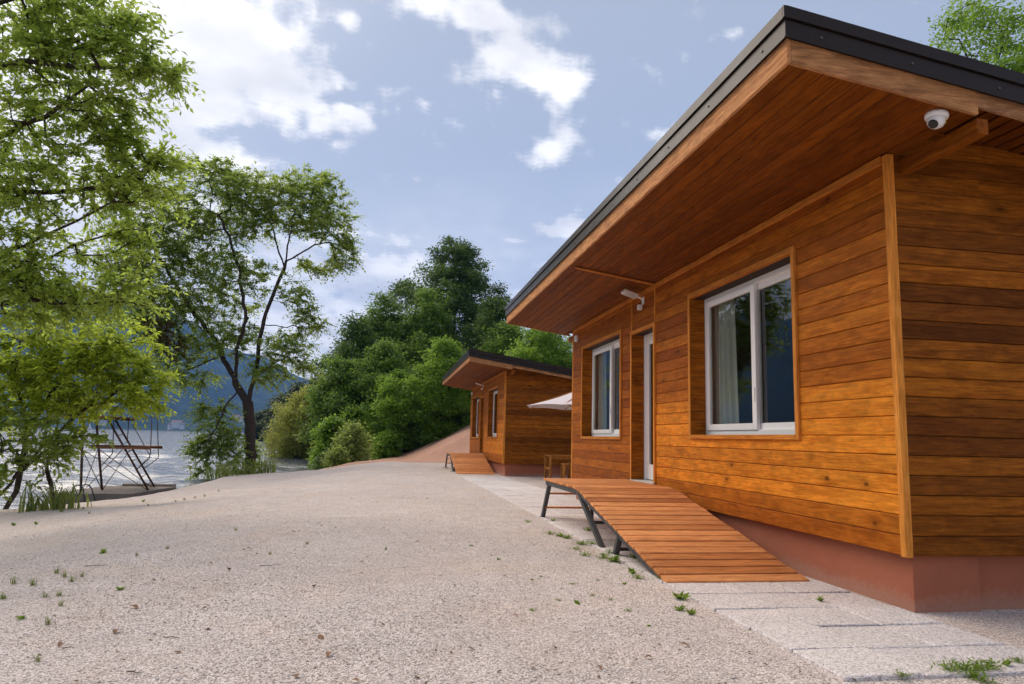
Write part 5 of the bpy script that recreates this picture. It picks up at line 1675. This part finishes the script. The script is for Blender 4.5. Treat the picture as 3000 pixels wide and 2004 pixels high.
# dark crumbs of dead leaf and bark on the gravel
g = np.random.default_rng(91)
NL = 2600
rr = 2.6 + 26 * g.uniform(0, 1, NL) ** 1.3
aa = g.uniform(math.radians(-34), math.radians(40), NL)
X = CAM[0] + rr * np.sin(aa); Y = CAM[1] + rr * np.cos(aa)
cl_ = np.sin(X * 1.7 + 2 * np.sin(Y * .9)) + np.sin(Y * 1.3 + 1.1 * X)
keep = ~((X > -1.36) & (Y > -1.2)) & (X - np.interp(Y, SHORE_Y, SHORE_X) > 1.0) & (Y < 27) & (cl_ > g.uniform(-2, 1.4, NL))
X, Y = X[keep], Y[keep]; NL = len(X)
ang = g.uniform(0, 6.28, NL); el_ = g.uniform(-.1, .35, NL)
A_ = np.stack([np.cos(ang), np.sin(ang), el_], 1); A_ = unit(A_)
ln = g.uniform(.008, .034, NL)
v = leaf_quads(np.stack([X, Y, terrain(X, Y) + .006], 1), A_, unit(np.tile([[0, 0, 1.]], (NL, 1)) + g.normal(0, .3, (NL, 3))), ln, ln * g.uniform(.3, .7, NL), .3)
lit = leaf_object('leaf_litter', v, 'leaf_brown', None, g.uniform(0, .8, NL))
tag(lit, 'dark crumbs of dead leaf and bark strewn on the gravel', 'litter', kind='stuff')

# ------------------------------------------------------------------ far shore: sailing boat and houses
pb_ = at(262, 1256, 1150)
e = empty('sailboat', (pb_[0], pb_[1], WATER_Z)); tag(e, 'tiny white sailing boat far out on the lake', 'sailboat')
n = 8; vs = []
for k in range(n + 1):
    t = k / n; w = .9 * math.sin(math.pi * min(1, .12 + t * .88)) ** .7
    vs += [((t - .5) * 6.5, -w, .75), ((t - .5) * 6.5, w, .75), ((t - .5) * 6.2, 0, -.3)]
fs = []
for k in range(n):
    a_ = k * 3
    fs += [(a_, a_ + 3, a_ + 4, a_ + 1), (a_ + 1, a_ + 4, a_ + 5, a_ + 2), (a_ + 2, a_ + 5, a_ + 3, a_)]
MB().add(vs, fs).build('hull', 'boat_white', e)
MB().tube([(.3, 0, .7), (.3, 0, 9.2)], .06, 6).build('mast', 'boat_white', e)
MB().add([(.2, .03, 1.4), (-2.9, .35, 1.5), (.2, .05, 9.0), (-1.1, .40, 4.8), (.2, -.03, 1.4), (-2.9, .29, 1.5), (.2, -.01, 9.0), (-1.1, .34, 4.8)], [(0, 1, 3), (0, 3, 2), (5, 4, 7), (7, 4, 6), (0, 4, 5, 1), (1, 5, 7, 3), (3, 7, 6, 2)]).build('mainsail', 'boat_white', e)
MB().add([(.5, .03, 1.2), (3.0, -.2, .9), (.4, .0, 7.6), (.5, -.03, 1.2), (3.0, -.26, .9), (.4, -.05, 7.6)], [(0, 2, 1), (3, 4, 5), (0, 1, 4, 3), (1, 2, 5, 4), (2, 0, 3, 5)]).build('jib', 'boat_white', e)


def house(px, py, dist, w, d, h, label):
    p_ = at(px, py, dist)
    e = empty('lake_house', tuple(p_), math.atan2(p_[0] - CAM[0], p_[1] - CAM[1]) * -1 + .3); tag(e, label, 'house', 'houses on the far shore')
    MB().box(-w / 2, w / 2, -d / 2, d / 2, -8, h).build('wall', 'house_wall', e)
    o_ = .8
    MB().add([(-w / 2 - o_, -d / 2 - o_, h), (w / 2 + o_, -d / 2 - o_, h), (w / 2 + o_, d / 2 + o_, h), (-w / 2 - o_, d / 2 + o_, h), (-w / 2 - o_, 0, h + d * .3), (w / 2 + o_, 0, h + d * .3)],
             [(0, 3, 2, 1), (0, 1, 5, 4), (2, 3, 4, 5), (0, 4, 3), (1, 2, 5)]).build('roof', 'house_roof', e)
    for k in range(3):
        for z in (1.2, 4.2):
            if z + 1.5 < h: MB().box(-w / 2 + w * (k + .5) / 3 - .8, -w / 2 + w * (k + .5) / 3 + .8, -d / 2 - .05, -d / 2 + .1, z, z + 1.5).build('window', 'house_window', e)


for (px, py, dd, w, d, h, lb) in [(516, 1246, 2120, 24, 14, 9, 'long white house at the waterline of the far shore'), (500, 1250, 2120, 12, 10, 6, 'small house next to the long white house on the far shore'),
                                  (532, 1249, 2120, 12, 9, 6, 'low house beside the long white house, on its wooded side'),
                                  (196, 1196, 2550, 22, 14, 9, 'large white house highest on the far mountain slope'), (690, 1226, 2350, 20, 12, 8, 'white house a little above the far shore with a smaller neighbour'),
                                  (705, 1229, 2350, 12, 10, 7, 'small house next to the white house above the far shore'), (410, 1205, 2500, 16, 12, 8, 'lone house halfway up the far slope'), (300, 1238, 2200, 16, 12, 8, 'lone pale house right on the far shore')]:
    house(px, py, dd, w, d, h, lb)

# ------------------------------------------------------------------ air
HAZE = 0.00015
m, N = material('haze_air')
pv = N.n('ShaderNodeVolumePrincipled')
pv.inputs['Color'].default_value = (0.16, 0.40, 1.0, 1)
pv.inputs['Density'].default_value = HAZE
pv.inputs['Anisotropy'].default_value = 0.1
N.l(pv.outputs[0], N.out.inputs['Volume'])
hb = MB().box(-5450, 1750, -2750, 5450, -13, 1060).build('haze', 'haze_air')
hb['kind'] = 'stuff'; hb['label'] = 'thin blue haze over the lake'; hb['category'] = 'haze'
